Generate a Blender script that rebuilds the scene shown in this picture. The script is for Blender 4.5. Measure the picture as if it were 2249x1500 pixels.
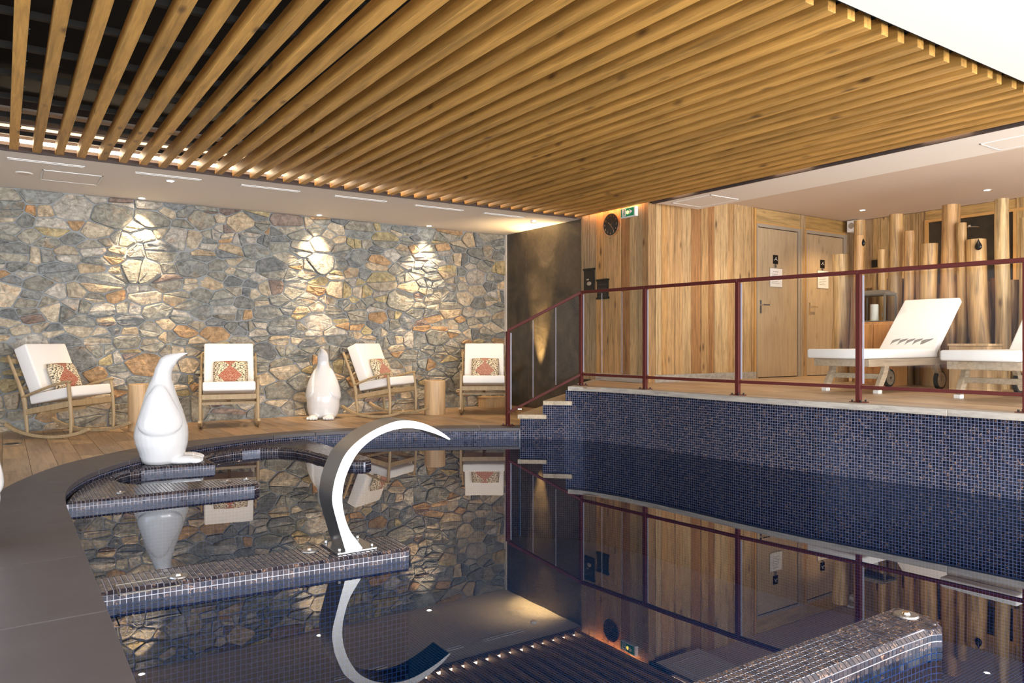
import bpy, bmesh, math, random
from mathutils import Vector, Matrix, Euler
random.seed(7)
R = random.Random(11)
for o in list(bpy.data.objects): bpy.data.objects.remove(o, do_unlink=True)
S = bpy.context.scene
COL = S.collection

# ---------------------------------------------------------------- camera, world, big lights
CAMZ = 1.06
YAW = math.atan2(0.5619975, 0.8271389)
cam = bpy.data.cameras.new('camera'); camo = bpy.data.objects.new('camera', cam); COL.objects.link(camo)
camo.location = (0, 0, CAMZ); camo.rotation_euler = (math.pi/2, 0, -YAW)
cam.sensor_width = 36; cam.lens = 1648/2249*36; cam.shift_y = 2/2249; cam.clip_start = 0.05
S.camera = camo
S.view_settings.view_transform = 'Standard'; S.view_settings.look = 'None'
S.view_settings.exposure = 0.55; S.view_settings.gamma = 1; S.view_settings.use_curve_mapping = False
w = bpy.data.worlds.new('daylight'); S.world = w; w.use_nodes = True
bg = w.node_tree.nodes['Background']; bg.inputs[0].default_value = (0.80, 0.90, 1.0, 1); bg.inputs[1].default_value = 1.6

def area(name, loc, aim, sx, sy, power, col):
    l = bpy.data.lights.new(name, 'AREA'); l.shape = 'RECTANGLE'; l.size = sx; l.size_y = sy
    l.energy = power; l.color = col
    o = bpy.data.objects.new(name, l); COL.objects.link(o); o.location = loc
    o.rotation_euler = (Vector(aim)-Vector(loc)).to_track_quat('-Z', 'Y').to_euler()
    return o
area('window_daylight_south', (4.6, -2.3, 1.35), (4.6, 5, 1.35), 11.5, 2.4, 600, (1.0, 0.975, 0.95))
area('ceiling_fill_south', (4.0, -2.2, 0.35), (4.0, 1.8, 2.9), 10.5, 0.6, 330, (1.0, 0.965, 0.93))  # added fill lamp, brightens the near ceiling and slat undersides
area('window_daylight_west', (-3.3, 4.2, 1.5), (5, 4.2, 1.4), 5.6, 1.9, 75, (0.60, 0.76, 1.0))

def spot(name, loc, aim, power, deg, blend=0.6, col=(1.0, 0.72, 0.42), size=0.03):
    l = bpy.data.lights.new(name, 'SPOT'); l.energy = power; l.spot_size = math.radians(deg); l.spot_blend = blend
    l.color = col; l.shadow_soft_size = size
    o = bpy.data.objects.new(name, l); COL.objects.link(o); o.location = loc
    o.rotation_euler = (Vector(aim)-Vector(loc)).to_track_quat('-Z', 'Y').to_euler()

# ---------------------------------------------------------------- levels (deck = 0)
CE = 2.89; CE2 = 3.095; PL = 0.52; WA = -0.13; IS = -0.065; PB = -1.35
U1 = 7.1      # plane of dark wall and clock wall
VW = 10.66    # stone wall

# ---------------------------------------------------------------- material helpers
def newmat(name):
    m = bpy.data.materials.new(name); m.use_nodes = True; nt = m.node_tree
    return m, nt, nt.nodes['Principled BSDF']
def nd(nt, t, **kw):
    n = nt.nodes.new(t)
    for k, v in kw.items():
        if isinstance(k, str) and k.startswith('i_'):
            key = k[2:]; key = int(key) if key.isdigit() else key.replace('_', ' ')
            n.inputs[key].default_value = v
        else: setattr(n, k, v)
    return n
def mathn(nt, op, a, b=None, c=None):
    n = nt.nodes.new('ShaderNodeMath'); n.operation = op
    for i, x in enumerate((a, b, c)):
        if x is None: continue
        if isinstance(x, (int, float)): n.inputs[i].default_value = x
        else: nt.links.new(x, n.inputs[i])
    return n.outputs[0]
def mixc(nt, fac, a, b, mode='MIX'):
    n = nt.nodes.new('ShaderNodeMix'); n.data_type = 'RGBA'; n.blend_type = mode
    for i, x in ((0, fac), (6, a), (7, b)):
        if isinstance(x, (int, float)): n.inputs[i].default_value = x
        elif isinstance(x, tuple): n.inputs[i].default_value = (x[0], x[1], x[2], 1)
        else: nt.links.new(x, n.inputs[i])
    return n.outputs[2]
def ramp(nt, src, stops):
    n = nt.nodes.new('ShaderNodeValToRGB'); cr = n.color_ramp
    while len(cr.elements) < len(stops): cr.elements.new(0.5)
    for e, (p, c) in zip(cr.elements, stops):
        e.position = p; e.color = (c, c, c, 1) if isinstance(c, (int, float)) else (c[0], c[1], c[2], 1)
    nt.links.new(src, n.inputs[0]); return n.outputs[0]
def coords(nt, scale=(1, 1, 1), rand=0.0, kind='Object'):
    tc = nt.nodes.new('ShaderNodeTexCoord'); mp = nt.nodes.new('ShaderNodeMapping')
    mp.inputs['Scale'].default_value = scale; src = tc.outputs[kind]
    if rand:
        oi = nt.nodes.new('ShaderNodeObjectInfo'); s = mathn(nt, 'MULTIPLY', oi.outputs['Random'], rand)
        v = nt.nodes.new('ShaderNodeVectorMath'); v.operation = 'ADD'
        nt.links.new(src, v.inputs[0]); nt.links.new(s, v.inputs[1]); src = v.outputs[0]
    nt.links.new(src, mp.inputs['Vector']); return mp.outputs[0]
def noise(nt, vec, scale, detail=3, rough=0.55, dist=0.0):
    n = nd(nt, 'ShaderNodeTexNoise', i_Scale=scale, i_Detail=detail, i_Roughness=rough, i_Distortion=dist)
    nt.links.new(vec, n.inputs['Vector']); return n.outputs[0]
def bump(nt, b, h, strength=0.3, dist=0.01):
    n = nd(nt, 'ShaderNodeBump', i_Strength=strength, i_Distance=dist)
    nt.links.new(h, n.inputs['Height']); nt.links.new(n.outputs[0], b.inputs['Normal'])
def plain(name, col, rough=0.5, metal=0.0, var=0.08, scale=6, bmp=0.0, coat=0.0, spec=0.5):
    m, nt, b = newmat(name); c = coords(nt); f = noise(nt, c, scale)
    lo = tuple(x*(1-var) for x in col); hi = tuple(min(1, x*(1+var)) for x in col)
    nt.links.new(mixc(nt, f, lo, hi), b.inputs['Base Color'])
    b.inputs['Roughness'].default_value = rough; b.inputs['Metallic'].default_value = metal
    b.inputs['Coat Weight'].default_value = coat; b.inputs['Coat Roughness'].default_value = 0.08
    b.inputs['Specular IOR Level'].default_value = spec
    if bmp: bump(nt, b, noise(nt, c, scale*12, 2), bmp, 0.003)
    return m
def emit(name, col, strength):
    m, nt, b = newmat(name); b.inputs['Base Color'].default_value = (*col, 1)
    b.inputs['Emission Color'].default_value = (*col, 1); b.inputs['Emission Strength'].default_value = strength
    return m
def wood(name, axis, tint=None, rough=0.55, contrast=0.5, knots=0.6, fine=1.0, spread=0.25, streak=(0.42, 0.36, 0.28)):
    """grain stretched along axis; colour from the 'Col' attribute unless tint is given"""
    m, nt, b = newmat(name)
    sc = [9*fine]*3; sc[axis] = 0.55*fine
    c = coords(nt, tuple(sc), 17.0)
    if tint is None:
        a = nt.nodes.new('ShaderNodeAttribute'); a.attribute_name = 'Col'; base = a.outputs['Color']
    else:
        oi = nt.nodes.new('ShaderNodeObjectInfo')
        base = mixc(nt, oi.outputs['Random'], tuple(x*(1-spread) for x in tint), tuple(min(1, x*(1+spread)) for x in tint))
    g1 = noise(nt, c, 2.2, 4, 0.6, 0.6); g2 = noise(nt, c, 9.0, 3, 0.6, 0.2)
    k = ramp(nt, g1, [(0.30, 1-contrast), (0.55, 1.0), (0.75, 1+contrast*0.25)])
    k2 = ramp(nt, g2, [(0.35, 1-contrast*0.45), (0.6, 1.0)])
    col = mixc(nt, 1.0, base, k, 'MULTIPLY'); col = mixc(nt, 1.0, col, k2, 'MULTIPLY')
    # broad weathering
    cw = coords(nt, (1.3, 1.3, 1.3), 5.0); g3 = noise(nt, cw, 1.6, 2)
    col = mixc(nt, ramp(nt, g3, [(0.45, 0.0), (0.75, 0.35)]), col, mixc(nt, 1.0, col, (streak[0]*2, streak[1]*2.2, streak[2]*2.6), 'MULTIPLY'))
    if knots:
        s2 = [7.0]*3; s2[axis] = 2.6
        ck = coords(nt, tuple(s2), 9.0); vo = nd(nt, 'ShaderNodeTexVoronoi', i_Scale=1.0); nt.links.new(ck, vo.inputs['Vector'])
        vs = mathn(nt, 'GREATER_THAN', nt_sep(nt, vo.outputs['Color'], 0), 0.50)
        km = mathn(nt, 'MULTIPLY', ramp(nt, vo.outputs['Distance'], [(0.06, 1.0), (0.21, 0.0)]), vs)
        col = mixc(nt, mathn(nt, 'MULTIPLY', km, knots), col, (0.07, 0.03, 0.012))
    nt.links.new(col, b.inputs['Base Color']); b.inputs['Roughness'].default_value = rough
    bump(nt, b, g2, 0.25, 0.002)
    return m
def nt_sep(nt, src, i):
    s = nt.nodes.new('ShaderNodeSeparateColor'); nt.links.new(src, s.inputs[0]); return s.outputs[i]
TP = 0.026
def mosaic(name, tile_a, tile_b, grout, rough=0.16, tilt=0.10, copper=0.5, geo=False, spec=0.35):
    """glass mosaic: grid from the UV map (metres) or, for modelled tiles, one value per mesh island"""
    m, nt, b = newmat(name)
    if geo:
        g = nt.nodes.new('ShaderNodeNewGeometry'); rnd = g.outputs['Random Per Island']; mask = None
        wn = nd(nt, 'ShaderNodeTexWhiteNoise', noise_dimensions='1D'); nt.links.new(rnd, wn.inputs['W'])
    else:
        uv = nt.nodes.new('ShaderNodeUVMap'); uv.uv_map = 'UVMap'
        sc = nt.nodes.new('ShaderNodeVectorMath'); sc.operation = 'SCALE'; sc.inputs['Scale'].default_value = 1/TP
        nt.links.new(uv.outputs[0], sc.inputs[0])
        fr = nt.nodes.new('ShaderNodeVectorMath'); fr.operation = 'FRACTION'; nt.links.new(sc.outputs[0], fr.inputs[0])
        fl = nt.nodes.new('ShaderNodeVectorMath'); fl.operation = 'FLOOR'; nt.links.new(sc.outputs[0], fl.inputs[0])
        sx = nt.nodes.new('ShaderNodeSeparateXYZ'); nt.links.new(fr.outputs[0], sx.inputs[0])
        ax = mathn(nt, 'ABSOLUTE', mathn(nt, 'SUBTRACT', sx.outputs[0], 0.5))
        ay = mathn(nt, 'ABSOLUTE', mathn(nt, 'SUBTRACT', sx.outputs[1], 0.5))
        mask = mathn(nt, 'GREATER_THAN', mathn(nt, 'MAXIMUM', ax, ay), 0.435)
        wn = nd(nt, 'ShaderNodeTexWhiteNoise', noise_dimensions='2D'); nt.links.new(fl.outputs[0], wn.inputs['Vector'])
        rnd = wn.outputs['Value']
    c = coords(nt); oc = nt.nodes.new('ShaderNodeVectorMath'); oc.operation = 'ADD'
    sc3 = nt.nodes.new('ShaderNodeVectorMath'); sc3.operation = 'SCALE'; sc3.inputs['Scale'].default_value = 30
    nt.links.new(wn.outputs['Color'], sc3.inputs[0]); nt.links.new(c, oc.inputs[0]); nt.links.new(sc3.outputs[0], oc.inputs[1])
    st = noise(nt, oc.outputs[0], 70, 2, 0.5, 1.4)
    col = mixc(nt, rnd, tile_a, tile_b)
    cp = mathn(nt, 'MULTIPLY', ramp(nt, st, [(0.56, 0.0), (0.66, copper)]), ramp(nt, nt_sep(nt, wn.outputs['Color'], 1), [(0.35, 0.0), (0.6, 1.0)]))
    col = mixc(nt, cp, col, (0.50, 0.30, 0.19))
    if mask is not None:
        col = mixc(nt, mask, col, grout)
        nt.links.new(mathn(nt, 'ADD', mathn(nt, 'MULTIPLY', mask, 0.55), rough), b.inputs['Roughness'])
    else: b.inputs['Roughness'].default_value = rough
    nt.links.new(col, b.inputs['Base Color'])
    # every tile sits at its own small angle
    g2 = nt.nodes.new('ShaderNodeNewGeometry')
    sub = nt.nodes.new('ShaderNodeVectorMath'); sub.operation = 'SUBTRACT'; nt.links.new(wn.outputs['Color'], sub.inputs[0]); sub.inputs[1].default_value = (0.5, 0.5, 0.5)
    s4 = nt.nodes.new('ShaderNodeVectorMath'); s4.operation = 'SCALE'; s4.inputs['Scale'].default_value = tilt; nt.links.new(sub.outputs[0], s4.inputs[0])
    ad = nt.nodes.new('ShaderNodeVectorMath'); ad.operation = 'ADD'; nt.links.new(g2.outputs['Normal'], ad.inputs[0]); nt.links.new(s4.outputs[0], ad.inputs[1])
    no = nt.nodes.new('ShaderNodeVectorMath'); no.operation = 'NORMALIZE'; nt.links.new(ad.outputs[0], no.inputs[0])
    nt.links.new(no.outputs[0], b.inputs['Normal']); b.inputs['Specular IOR Level'].default_value = spec; b.inputs['Specular Tint'].default_value = (0.72, 0.80, 1.0, 1)  # blue of reflected sky is put into the tiles' specular tint
    return m
def thin_glass(name, ior, tint, refl=(1, 1, 1), wave=0.0):
    m = bpy.data.materials.new(name); m.use_nodes = True; nt = m.node_tree; nt.nodes.clear()
    out = nt.nodes.new('ShaderNodeOutputMaterial'); mx = nt.nodes.new('ShaderNodeMixShader')
    tr = nt.nodes.new('ShaderNodeBsdfTransparent'); tr.inputs[0].default_value = (*tint, 1)
    gl = nt.nodes.new('ShaderNodeBsdfGlossy'); gl.inputs['Roughness'].default_value = 0.0; gl.inputs[0].default_value = (*refl, 1)
    fr = nt.nodes.new('ShaderNodeFresnel'); ge = nt.nodes.new('ShaderNodeNewGeometry')   # same reflectance from either side of the thin sheet
    nt.links.new(mathn(nt, 'ADD', mathn(nt, 'MULTIPLY', ge.outputs['Backfacing'], 1/ior-ior), ior), fr.inputs[0])
    if wave:
        c = coords(nt); h = noise(nt, c, 3.0, 2)
        bp = nd(nt, 'ShaderNodeBump', i_Strength=wave, i_Distance=0.01); nt.links.new(h, bp.inputs['Height'])
        nt.links.new(bp.outputs[0], gl.inputs['Normal']); nt.links.new(bp.outputs[0], fr.inputs['Normal'])
    nt.links.new(fr.outputs[0], mx.inputs[0]); nt.links.new(tr.outputs[0], mx.inputs[1]); nt.links.new(gl.outputs[0], mx.inputs[2])
    nt.links.new(mx.outputs[0], out.inputs[0]); return m

# materials
M = {}
M['plaster'] = plain('white_plaster', (0.74, 0.68, 0.61), 0.85, var=0.02, scale=2, bmp=0.05)
M['plaster_tan'] = plain('cream_plaster', (0.66, 0.56, 0.47), 0.85, var=0.02, scale=2, bmp=0.05)
M['black'] = plain('black_void_paint', (0.012, 0.011, 0.010), 0.9)
M['fascia'] = plain('dark_brown_fascia', (0.045, 0.030, 0.026), 0.7)
M['blackmetal'] = plain('black_metal', (0.015, 0.014, 0.014), 0.35, 0.5)
M['batten'] = plain('dark_batten', (0.02, 0.018, 0.016), 0.6)
M['slat'] = wood('slat_pine', 1, (0.53, 0.275, 0.065), 0.5, 0.42, 0.8, 1.0, 0.16)
M['board'] = wood('old_pine_board', 2, None, 0.6, 0.50, 0.9, 1.7)
M['boardh'] = wood('pine_board_level', 0, None, 0.6, 0.42, 0.8, 1.0)
M['boardv'] = wood('pine_board_level_side', 1, None, 0.6, 0.42, 0.8, 1.0)
M['plank'] = wood('deck_plank', 1, None, 0.42, 0.40, 0.3, 0.8)
M['greyplank'] = wood('weathered_grey_plank', 1, (0.43, 0.39, 0.34), 0.6, 0.35, 0.2, 1.2, 0.10)
M['chairwood'] = wood('teak_chair_wood', 2, (0.43, 0.31, 0.17), 0.5, 0.25, 0.0, 2.0, 0.08)
M['teak'] = wood('weathered_teak', 0, (0.47, 0.37, 0.26), 0.55, 0.3, 0.0, 1.6, 0.06)
M['log'] = wood('peeled_log', 2, None, 0.5, 0.62, 0.8, 0.9)
M['stump'] = wood('stump_wood', 2, (0.62, 0.42, 0.23), 0.5, 0.3, 0.4, 1.0, 0.08)
M['cabinet'] = wood('orange_stained_wood', 2, (0.58, 0.27, 0.09), 0.4, 0.3, 0.3, 1.0, 0.05)
M['door'] = wood('laminate_oak_door', 2, (0.50, 0.37, 0.23), 0.5, 0.2, 0.3, 1.2, 0.04)
M['jamb'] = plain('grey_beige_jamb', (0.36, 0.30, 0.23), 0.5)
M['trimwood'] = plain('honey_trim_wood', (0.56, 0.30, 0.09), 0.5, var=0.15)
M['cushion'] = plain('white_canvas', (0.82, 0.80, 0.78), 0.9, var=0.02, scale=30, bmp=0.12)
M['statue'] = plain('white_gloss_resin', (0.72, 0.72, 0.73), 0.10, var=0.0, coat=0.6)
M['steel'] = plain('brushed_steel', (0.37, 0.37, 0.375), 0.34, 1.0, var=0.05, scale=30)
M['chrome'] = plain('chrome', (0.8, 0.8, 0.8), 0.08, 1.0)
M['gold'] = plain('rose_gold', (0.85, 0.60, 0.42), 0.25, 1.0)
M['red'] = plain('oxblood_paint', (0.085, 0.014, 0.011), 0.5, var=0.12, spec=0.25)
M['seal'] = plain('pale_glass_seal', (0.42, 0.40, 0.48), 0.3)
M['glass'] = thin_glass('railing_glass', 1.13, (0.95, 0.96, 0.96))
M['water'] = thin_glass('pool_water', 1.52, (0.10, 0.33, 0.58), (0.97, 0.98, 1.0), 0.012)
M['mosaic'] = mosaic('dark_mosaic', (0.003, 0.004, 0.010), (0.014, 0.014, 0.028), (0.17, 0.19, 0.29), 0.10, 0.05, 0.5, False, 0.14)
M['mosaic_floor'] = mosaic('pool_floor_mosaic', (0.010, 0.014, 0.030), (0.030, 0.034, 0.055), (0.46, 0.58, 0.64))
M['tile'] = mosaic('modelled_mosaic_tile', (0.012, 0.012, 0.020), (0.045, 0.034, 0.036), None, 0.12, 0.045, 0.42, True, 0.5)
M['grout'] = plain('pale_blue_grout', (0.50, 0.51, 0.60), 0.8)
M['slab'] = plain('dark_stone_slab', (0.060, 0.050, 0.055), 0.48, var=0.25, scale=5, bmp=0.1)
M['joint'] = plain('pale_joint', (0.42, 0.40, 0.41), 0.8)
M['white'] = plain('white_plastic', (0.8, 0.8, 0.78), 0.4)
M['paper'] = plain('notice_paper', (0.80, 0.77, 0.74), 0.6, var=0.01)
M['ink'] = plain('grey_print', (0.22, 0.21, 0.20), 0.6)
M['green'] = plain('exit_green', (0.01, 0.28, 0.13), 0.4, var=0.02)
M['rubber'] = plain('black_rubber', (0.03, 0.03, 0.03), 0.7)
M['zinc'] = plain('aged_zinc', (0.20, 0.18, 0.15), 0.5, 0.6, var=0.2)
M['candle'] = plain('cream_wax', (0.80, 0.76, 0.68), 0.5)
M['led'] = emit('warm_led', (1.0, 0.78, 0.52), 18)
M['lamp'] = emit('downlight_glow', (1.0, 0.86, 0.66), 45)
M['exitglow'] = emit('exit_bulb', (1.0, 0.72, 0.10), 3.5)
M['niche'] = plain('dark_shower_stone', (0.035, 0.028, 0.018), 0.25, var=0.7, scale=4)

def stone_mat():
    m, nt, b = newmat('rubble_stone'); a = nt.nodes.new('ShaderNodeAttribute'); a.attribute_name = 'Col'
    c = coords(nt); n1 = noise(nt, c, 14, 6, 0.7, 0.8); n2 = noise(nt, c, 5, 3, 0.6, 0.5)
    cs = coords(nt, (3, 3, 11)); n3 = noise(nt, cs, 2.5, 5, 0.65, 1.5)
    col = mixc(nt, 1.0, a.outputs['Color'], ramp(nt, n1, [(0.30, 0.42), (0.50, 1.0), (0.70, 1.6)]), 'MULTIPLY')
    col = mixc(nt, ramp(nt, n3, [(0.55, 0.0), (0.70, 0.55)]), col, (0.30, 0.27, 0.22))
    col = mixc(nt, ramp(nt, n2, [(0.58, 0.0), (0.74, 0.55)]), col, mixc(nt, 1.0, col, (1.35, 0.88, 0.52), 'MULTIPLY'))
    nt.links.new(col, b.inputs['Base Color']); b.inputs['Roughness'].default_value = 0.8
    h = mathn(nt, 'ADD', n1, mathn(nt, 'MULTIPLY', n3, 0.8)); bump(nt, b, h, 0.9, 0.022)
    return m
M['stone'] = stone_mat()
def mortar_mat():
    m, nt, b = newmat('grey_mortar'); c = coords(nt); n1 = noise(nt, c, 30, 4); n2 = noise(nt, c, 1.2, 2)
    col = mixc(nt, n1, (0.25, 0.255, 0.25), (0.38, 0.38, 0.36)); col = mixc(nt, n2, col, (0.29, 0.31, 0.325))
    nt.links.new(col, b.inputs['Base Color']); b.inputs['Roughness'].default_value = 0.95; bump(nt, b, n1, 0.6, 0.01); return m
M['mortar'] = mortar_mat()
def concrete_mat():
    m, nt, b = newmat('waxed_dark_plaster'); c = coords(nt); n1 = noise(nt, c, 1.6, 6, 0.65, 1.2); n2 = noise(nt, c, 9, 5, 0.7, 1.0)
    col = mixc(nt, ramp(nt, n1, [(0.35, 0.0), (0.7, 1.0)]), (0.040, 0.033, 0.027), (0.105, 0.082, 0.058))
    col = mixc(nt, 1.0, col, ramp(nt, n2, [(0.3, 0.7), (0.7, 1.25)]), 'MULTIPLY')
    nt.links.new(col, b.inputs['Base Color']); nt.links.new(ramp(nt, n2, [(0.3, 0.35), (0.7, 0.55)]), b.inputs['Roughness'])
    bump(nt, b, n2, 0.25, 0.01); return m
M['darkwall'] = concrete_mat()
def kilim_mat(rose):
    m, nt, b = newmat('kilim_weave'); tc = nt.nodes.new('ShaderNodeTexCoord'); sp = nt.nodes.new('ShaderNodeSeparateXYZ')
    nt.links.new(tc.outputs['Object'], sp.inputs[0]); x, z = sp.outputs[0], sp.outputs[2]
    ax = mathn(nt, 'ABSOLUTE', mathn(nt, 'ADD', x, 0.01))
    d = mathn(nt, 'ADD', ax, mathn(nt, 'ABSOLUTE', mathn(nt, 'ADD', z, 0.055)))
    jag = mathn(nt, 'MULTIPLY', noise(nt, coords(nt, (1, 0.05, 1)), 90, 1), 0.02)
    d = mathn(nt, 'ADD', d, jag)
    dm = mathn(nt, 'LESS_THAN', d, 0.155)
    d2 = mathn(nt, 'SUBTRACT', mathn(nt, 'SUBTRACT', z, 0.075), ax); dm2 = mathn(nt, 'GREATER_THAN', d2, 0.0)
    dm = mathn(nt, 'MAXIMUM', dm, dm2)
    cc = coords(nt, (1, 0.05, 2.2)); fl = noise(nt, cc, 48, 2); fl2 = noise(nt, coords(nt, (0.7, .05, 3)), 120, 2)
    cream = mixc(nt, ramp(nt, fl, [(0.505, 0.0), (0.535, 0.95)]), (0.78, 0.66, 0.48), (0.03, 0.026, 0.022))
    red = mixc(nt, ramp(nt, fl2, [(0.52, 0.0), (0.60, 0.8)]), (0.30, 0.065, 0.028) if not rose else (0.34, 0.12, 0.08), (0.62, 0.48, 0.38))
    nt.links.new(mixc(nt, dm, cream, red), b.inputs['Base Color']); b.inputs['Roughness'].default_value = 0.95
    bump(nt, b, fl, 0.5, 0.004); return m
M['kilim'] = kilim_mat(False); M['kilim_rose'] = kilim_mat(True)

# ---------------------------------------------------------------- mesh helpers
class MB:
    def __init__(s): s.v = []; s.f = []; s.uv = {}; s.fc = {}
    def add(s, vs, fs, uvs=None):
        o = len(s.v); s.v += [tuple(p) for p in vs]
        for i, f in enumerate(fs):
            if uvs: s.uv[len(s.f)] = uvs[i]
            s.f.append(tuple(o+k for k in f))
        return s
    def box(s, x0, x1, y0, y1, z0, z1, mat=None):
        p = [(x, y, z) for z in (z0, z1) for y in (y0, y1) for x in (x0, x1)]
        if mat is not None: p = [mat @ Vector(q) for q in p]
        return s.add(p, [(0, 2, 3, 1), (4, 5, 7, 6), (0, 1, 5, 4), (2, 6, 7, 3), (0, 4, 6, 2), (1, 3, 7, 5)])
    def prism(s, poly, z0, z1):
        n = len(poly); a = sum(poly[i][0]*poly[(i+1) % n][1]-poly[(i+1) % n][0]*poly[i][1] for i in range(n))
        if a < 0: poly = poly[::-1]
        vs = [(x, y, z0) for x, y in poly]+[(x, y, z1) for x, y in poly]
        fs = [tuple(range(n-1, -1, -1)), tuple(range(n, 2*n))]+[(i, (i+1) % n, n+(i+1) % n, n+i) for i in range(n)]
        return s.add(vs, fs)
    def sweep(s, pts, w, h, side, taper=None, n=4):
        """rectangular (n=4) or round section swept along pts; side = horizontal width direction"""
        side = Vector(side).normalized(); rings = []; pts = [Vector(p) for p in pts]
        for i, p in enumerate(pts):
            t = (pts[min(i+1, len(pts)-1)]-pts[max(i-1, 0)]).normalized(); up = t.cross(side).normalized()
            k = taper[i] if taper else 1.0
            if n == 4: ring = [p+side*a*w/2*k+up*b*h/2*k for a, b in ((-1, -1), (1, -1), (1, 1), (-1, 1))]
            else: ring = [p+side*math.cos(2*math.pi*j/n)*w/2*k+up*math.sin(2*math.pi*j/n)*h/2*k for j in range(n)]
            rings.append(ring)
        return s.rings(rings)
    def rings(s, rings, cap=True):
        n = len(rings[0]); vs = [q for r in rings for q in r]; fs = []
        for i in range(len(rings)-1):
            for j in range(n): fs.append((i*n+j, i*n+(j+1) % n, (i+1)*n+(j+1) % n, (i+1)*n+j))
        if cap: fs += [tuple(range(n-1, -1, -1)), tuple(range((len(rings)-1)*n, len(rings)*n))]
        return s.add(vs, fs)
    def cyl(s, p0, p1, r0, r1=None, n=20):
        p0, p1 = Vector(p0), Vector(p1); t = (p1-p0).normalized(); a = t.orthogonal().normalized(); b = t.cross(a)
        r1 = r0 if r1 is None else r1
        return s.rings([[p+(a*math.cos(2*math.pi*j/n)+b*math.sin(2*math.pi*j/n))*r for j in range(n)] for p, r in ((p0, r0), (p1, r1))])
    def ell(s, c, r, mat=None, n=16, m=10):
        c = Vector(c); rs = []
        for i in range(1, m):
            a = math.pi*i/m-math.pi/2
            rs.append([Vector((r[0]*math.cos(a)*math.cos(2*math.pi*j/n), r[1]*math.cos(a)*math.sin(2*math.pi*j/n), r[2]*math.sin(a))) for j in range(n)])
        rs = [[(mat @ q if mat is not None else q)+c for q in r_] for r_ in rs]
        return s.rings(rs)
    def build(s, name, mat, parent=None, smooth=False, bevel=0.0, col=None, seg=2, recalc=True, uvname=None):
        me = bpy.data.meshes.new(name); me.from_pydata(s.v, [], s.f)
        if s.uv:
            ul = me.uv_layers.new(name='UVMap')
            for p in me.polygons:
                if p.index in s.uv:
                    for k, li in enumerate(p.loop_indices): ul.data[li].uv = s.uv[p.index][k]
        me.materials.append(M[mat] if isinstance(mat, str) else mat)
        if recalc or bevel:
            bm = bmesh.new(); bm.from_mesh(me)
            if recalc: bmesh.ops.recalc_face_normals(bm, faces=bm.faces)
            if bevel: bmesh.ops.bevel(bm, geom=list(bm.edges), offset=bevel, segments=seg, affect='EDGES', profile=0.5, clamp_overlap=True)
            bm.to_mesh(me); bm.free()
        if col is not None: setcol(me, col)
        if smooth: me.polygons.foreach_set('use_smooth', [True]*len(me.polygons))
        o = bpy.data.objects.new(name, me); COL.objects.link(o)
        if parent: o.parent = parent
        return o
def setcol(me, col):
    a = me.color_attributes.new('Col', 'FLOAT_COLOR', 'CORNER')
    if isinstance(col, tuple): a.data.foreach_set('color', [*col, 1.0]*len(me.loops))
    else:
        buf = []
        for p in me.polygons: buf += [*col[p.index], 1.0]*len(p.vertices)
        a.data.foreach_set('color', buf)
def empty(name, loc=(0, 0, 0), rz=0.0):
    o = bpy.data.objects.new(name, None); COL.objects.link(o); o.location = loc; o.rotation_euler = (0, 0, rz); o.empty_display_size = 0.1; return o
def tag(o, label, cat, group=None, kind=None):
    if label: o['label'] = label
    if cat: o['category'] = cat
    if group: o['group'] = group
    if kind: o['kind'] = kind
    return o
def struct(o): o['kind'] = 'structure'; return o
def copy_tree(o, parent=None):
    c = o.copy(); COL.objects.link(c); c.parent = parent
    for ch in [x for x in bpy.data.objects if x.parent == o]: copy_tree(ch, c)
    return c
def smoothpath(P, k=6):
    out = []; n = len(P)
    for i in range(n-1):
        p0, p1, p2, p3 = P[max(i-1, 0)], P[i], P[i+1], P[min(i+2, n-1)]
        for j in range(k):
            t = j/k
            out.append(tuple(0.5*((2*p1[a])+(-p0[a]+p2[a])*t+(2*p0[a]-5*p1[a]+4*p2[a]-p3[a])*t*t+(-p0[a]+3*p1[a]-3*p2[a]+p3[a])*t**3) for a in range(len(p1))))
    out.append(tuple(P[-1])); return out
def clip(poly, a, b):
    """keep the part of poly to the left of the line a->b"""
    out = []; n = len(poly)
    side = lambda p: (b[0]-a[0])*(p[1]-a[1])-(b[1]-a[1])*(p[0]-a[0])
    for i in range(n):
        p, q = poly[i], poly[(i+1) % n]; sp, sq = side(p), side(q)
        if sp >= 0: out.append(p)
        if (sp > 0 > sq) or (sp < 0 < sq):
            t = sp/(sp-sq); out.append((p[0]+(q[0]-p[0])*t, p[1]+(q[1]-p[1])*t))
    return out
def interp(P, x, ix=0, iy=1):
    for a, b in zip(P, P[1:]):
        if min(a[ix], b[ix]) <= x <= max(a[ix], b[ix]) and a[ix] != b[ix]:
            return a[iy]+(b[iy]-a[iy])*(x-a[ix])/(b[ix]-a[ix])
    return P[0][iy] if abs(x-P[0][ix]) < abs(x-P[-1][ix]) else P[-1][iy]
def offs(P, d):
    out = []
    for i, p in enumerate(P):
        a, b = P[max(i-1, 0)], P[min(i+1, len(P)-1)]; dx, dy = b[0]-a[0], b[1]-a[1]; L = math.hypot(dx, dy); out.append((p[0]-dy/L*d, p[1]+dx/L*d))
    return out
def inside(p, poly):
    c = False; n = len(poly)
    for i in range(n):
        a, b = poly[i], poly[i-1]
        if (a[1] > p[1]) != (b[1] > p[1]) and p[0] < (b[0]-a[0])*(p[1]-a[1])/(b[1]-a[1])+a[0]: c = not c
    return c
def lerp3(a, b, t): return tuple(a[i]+(b[i]-a[i])*t for i in range(3))

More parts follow.
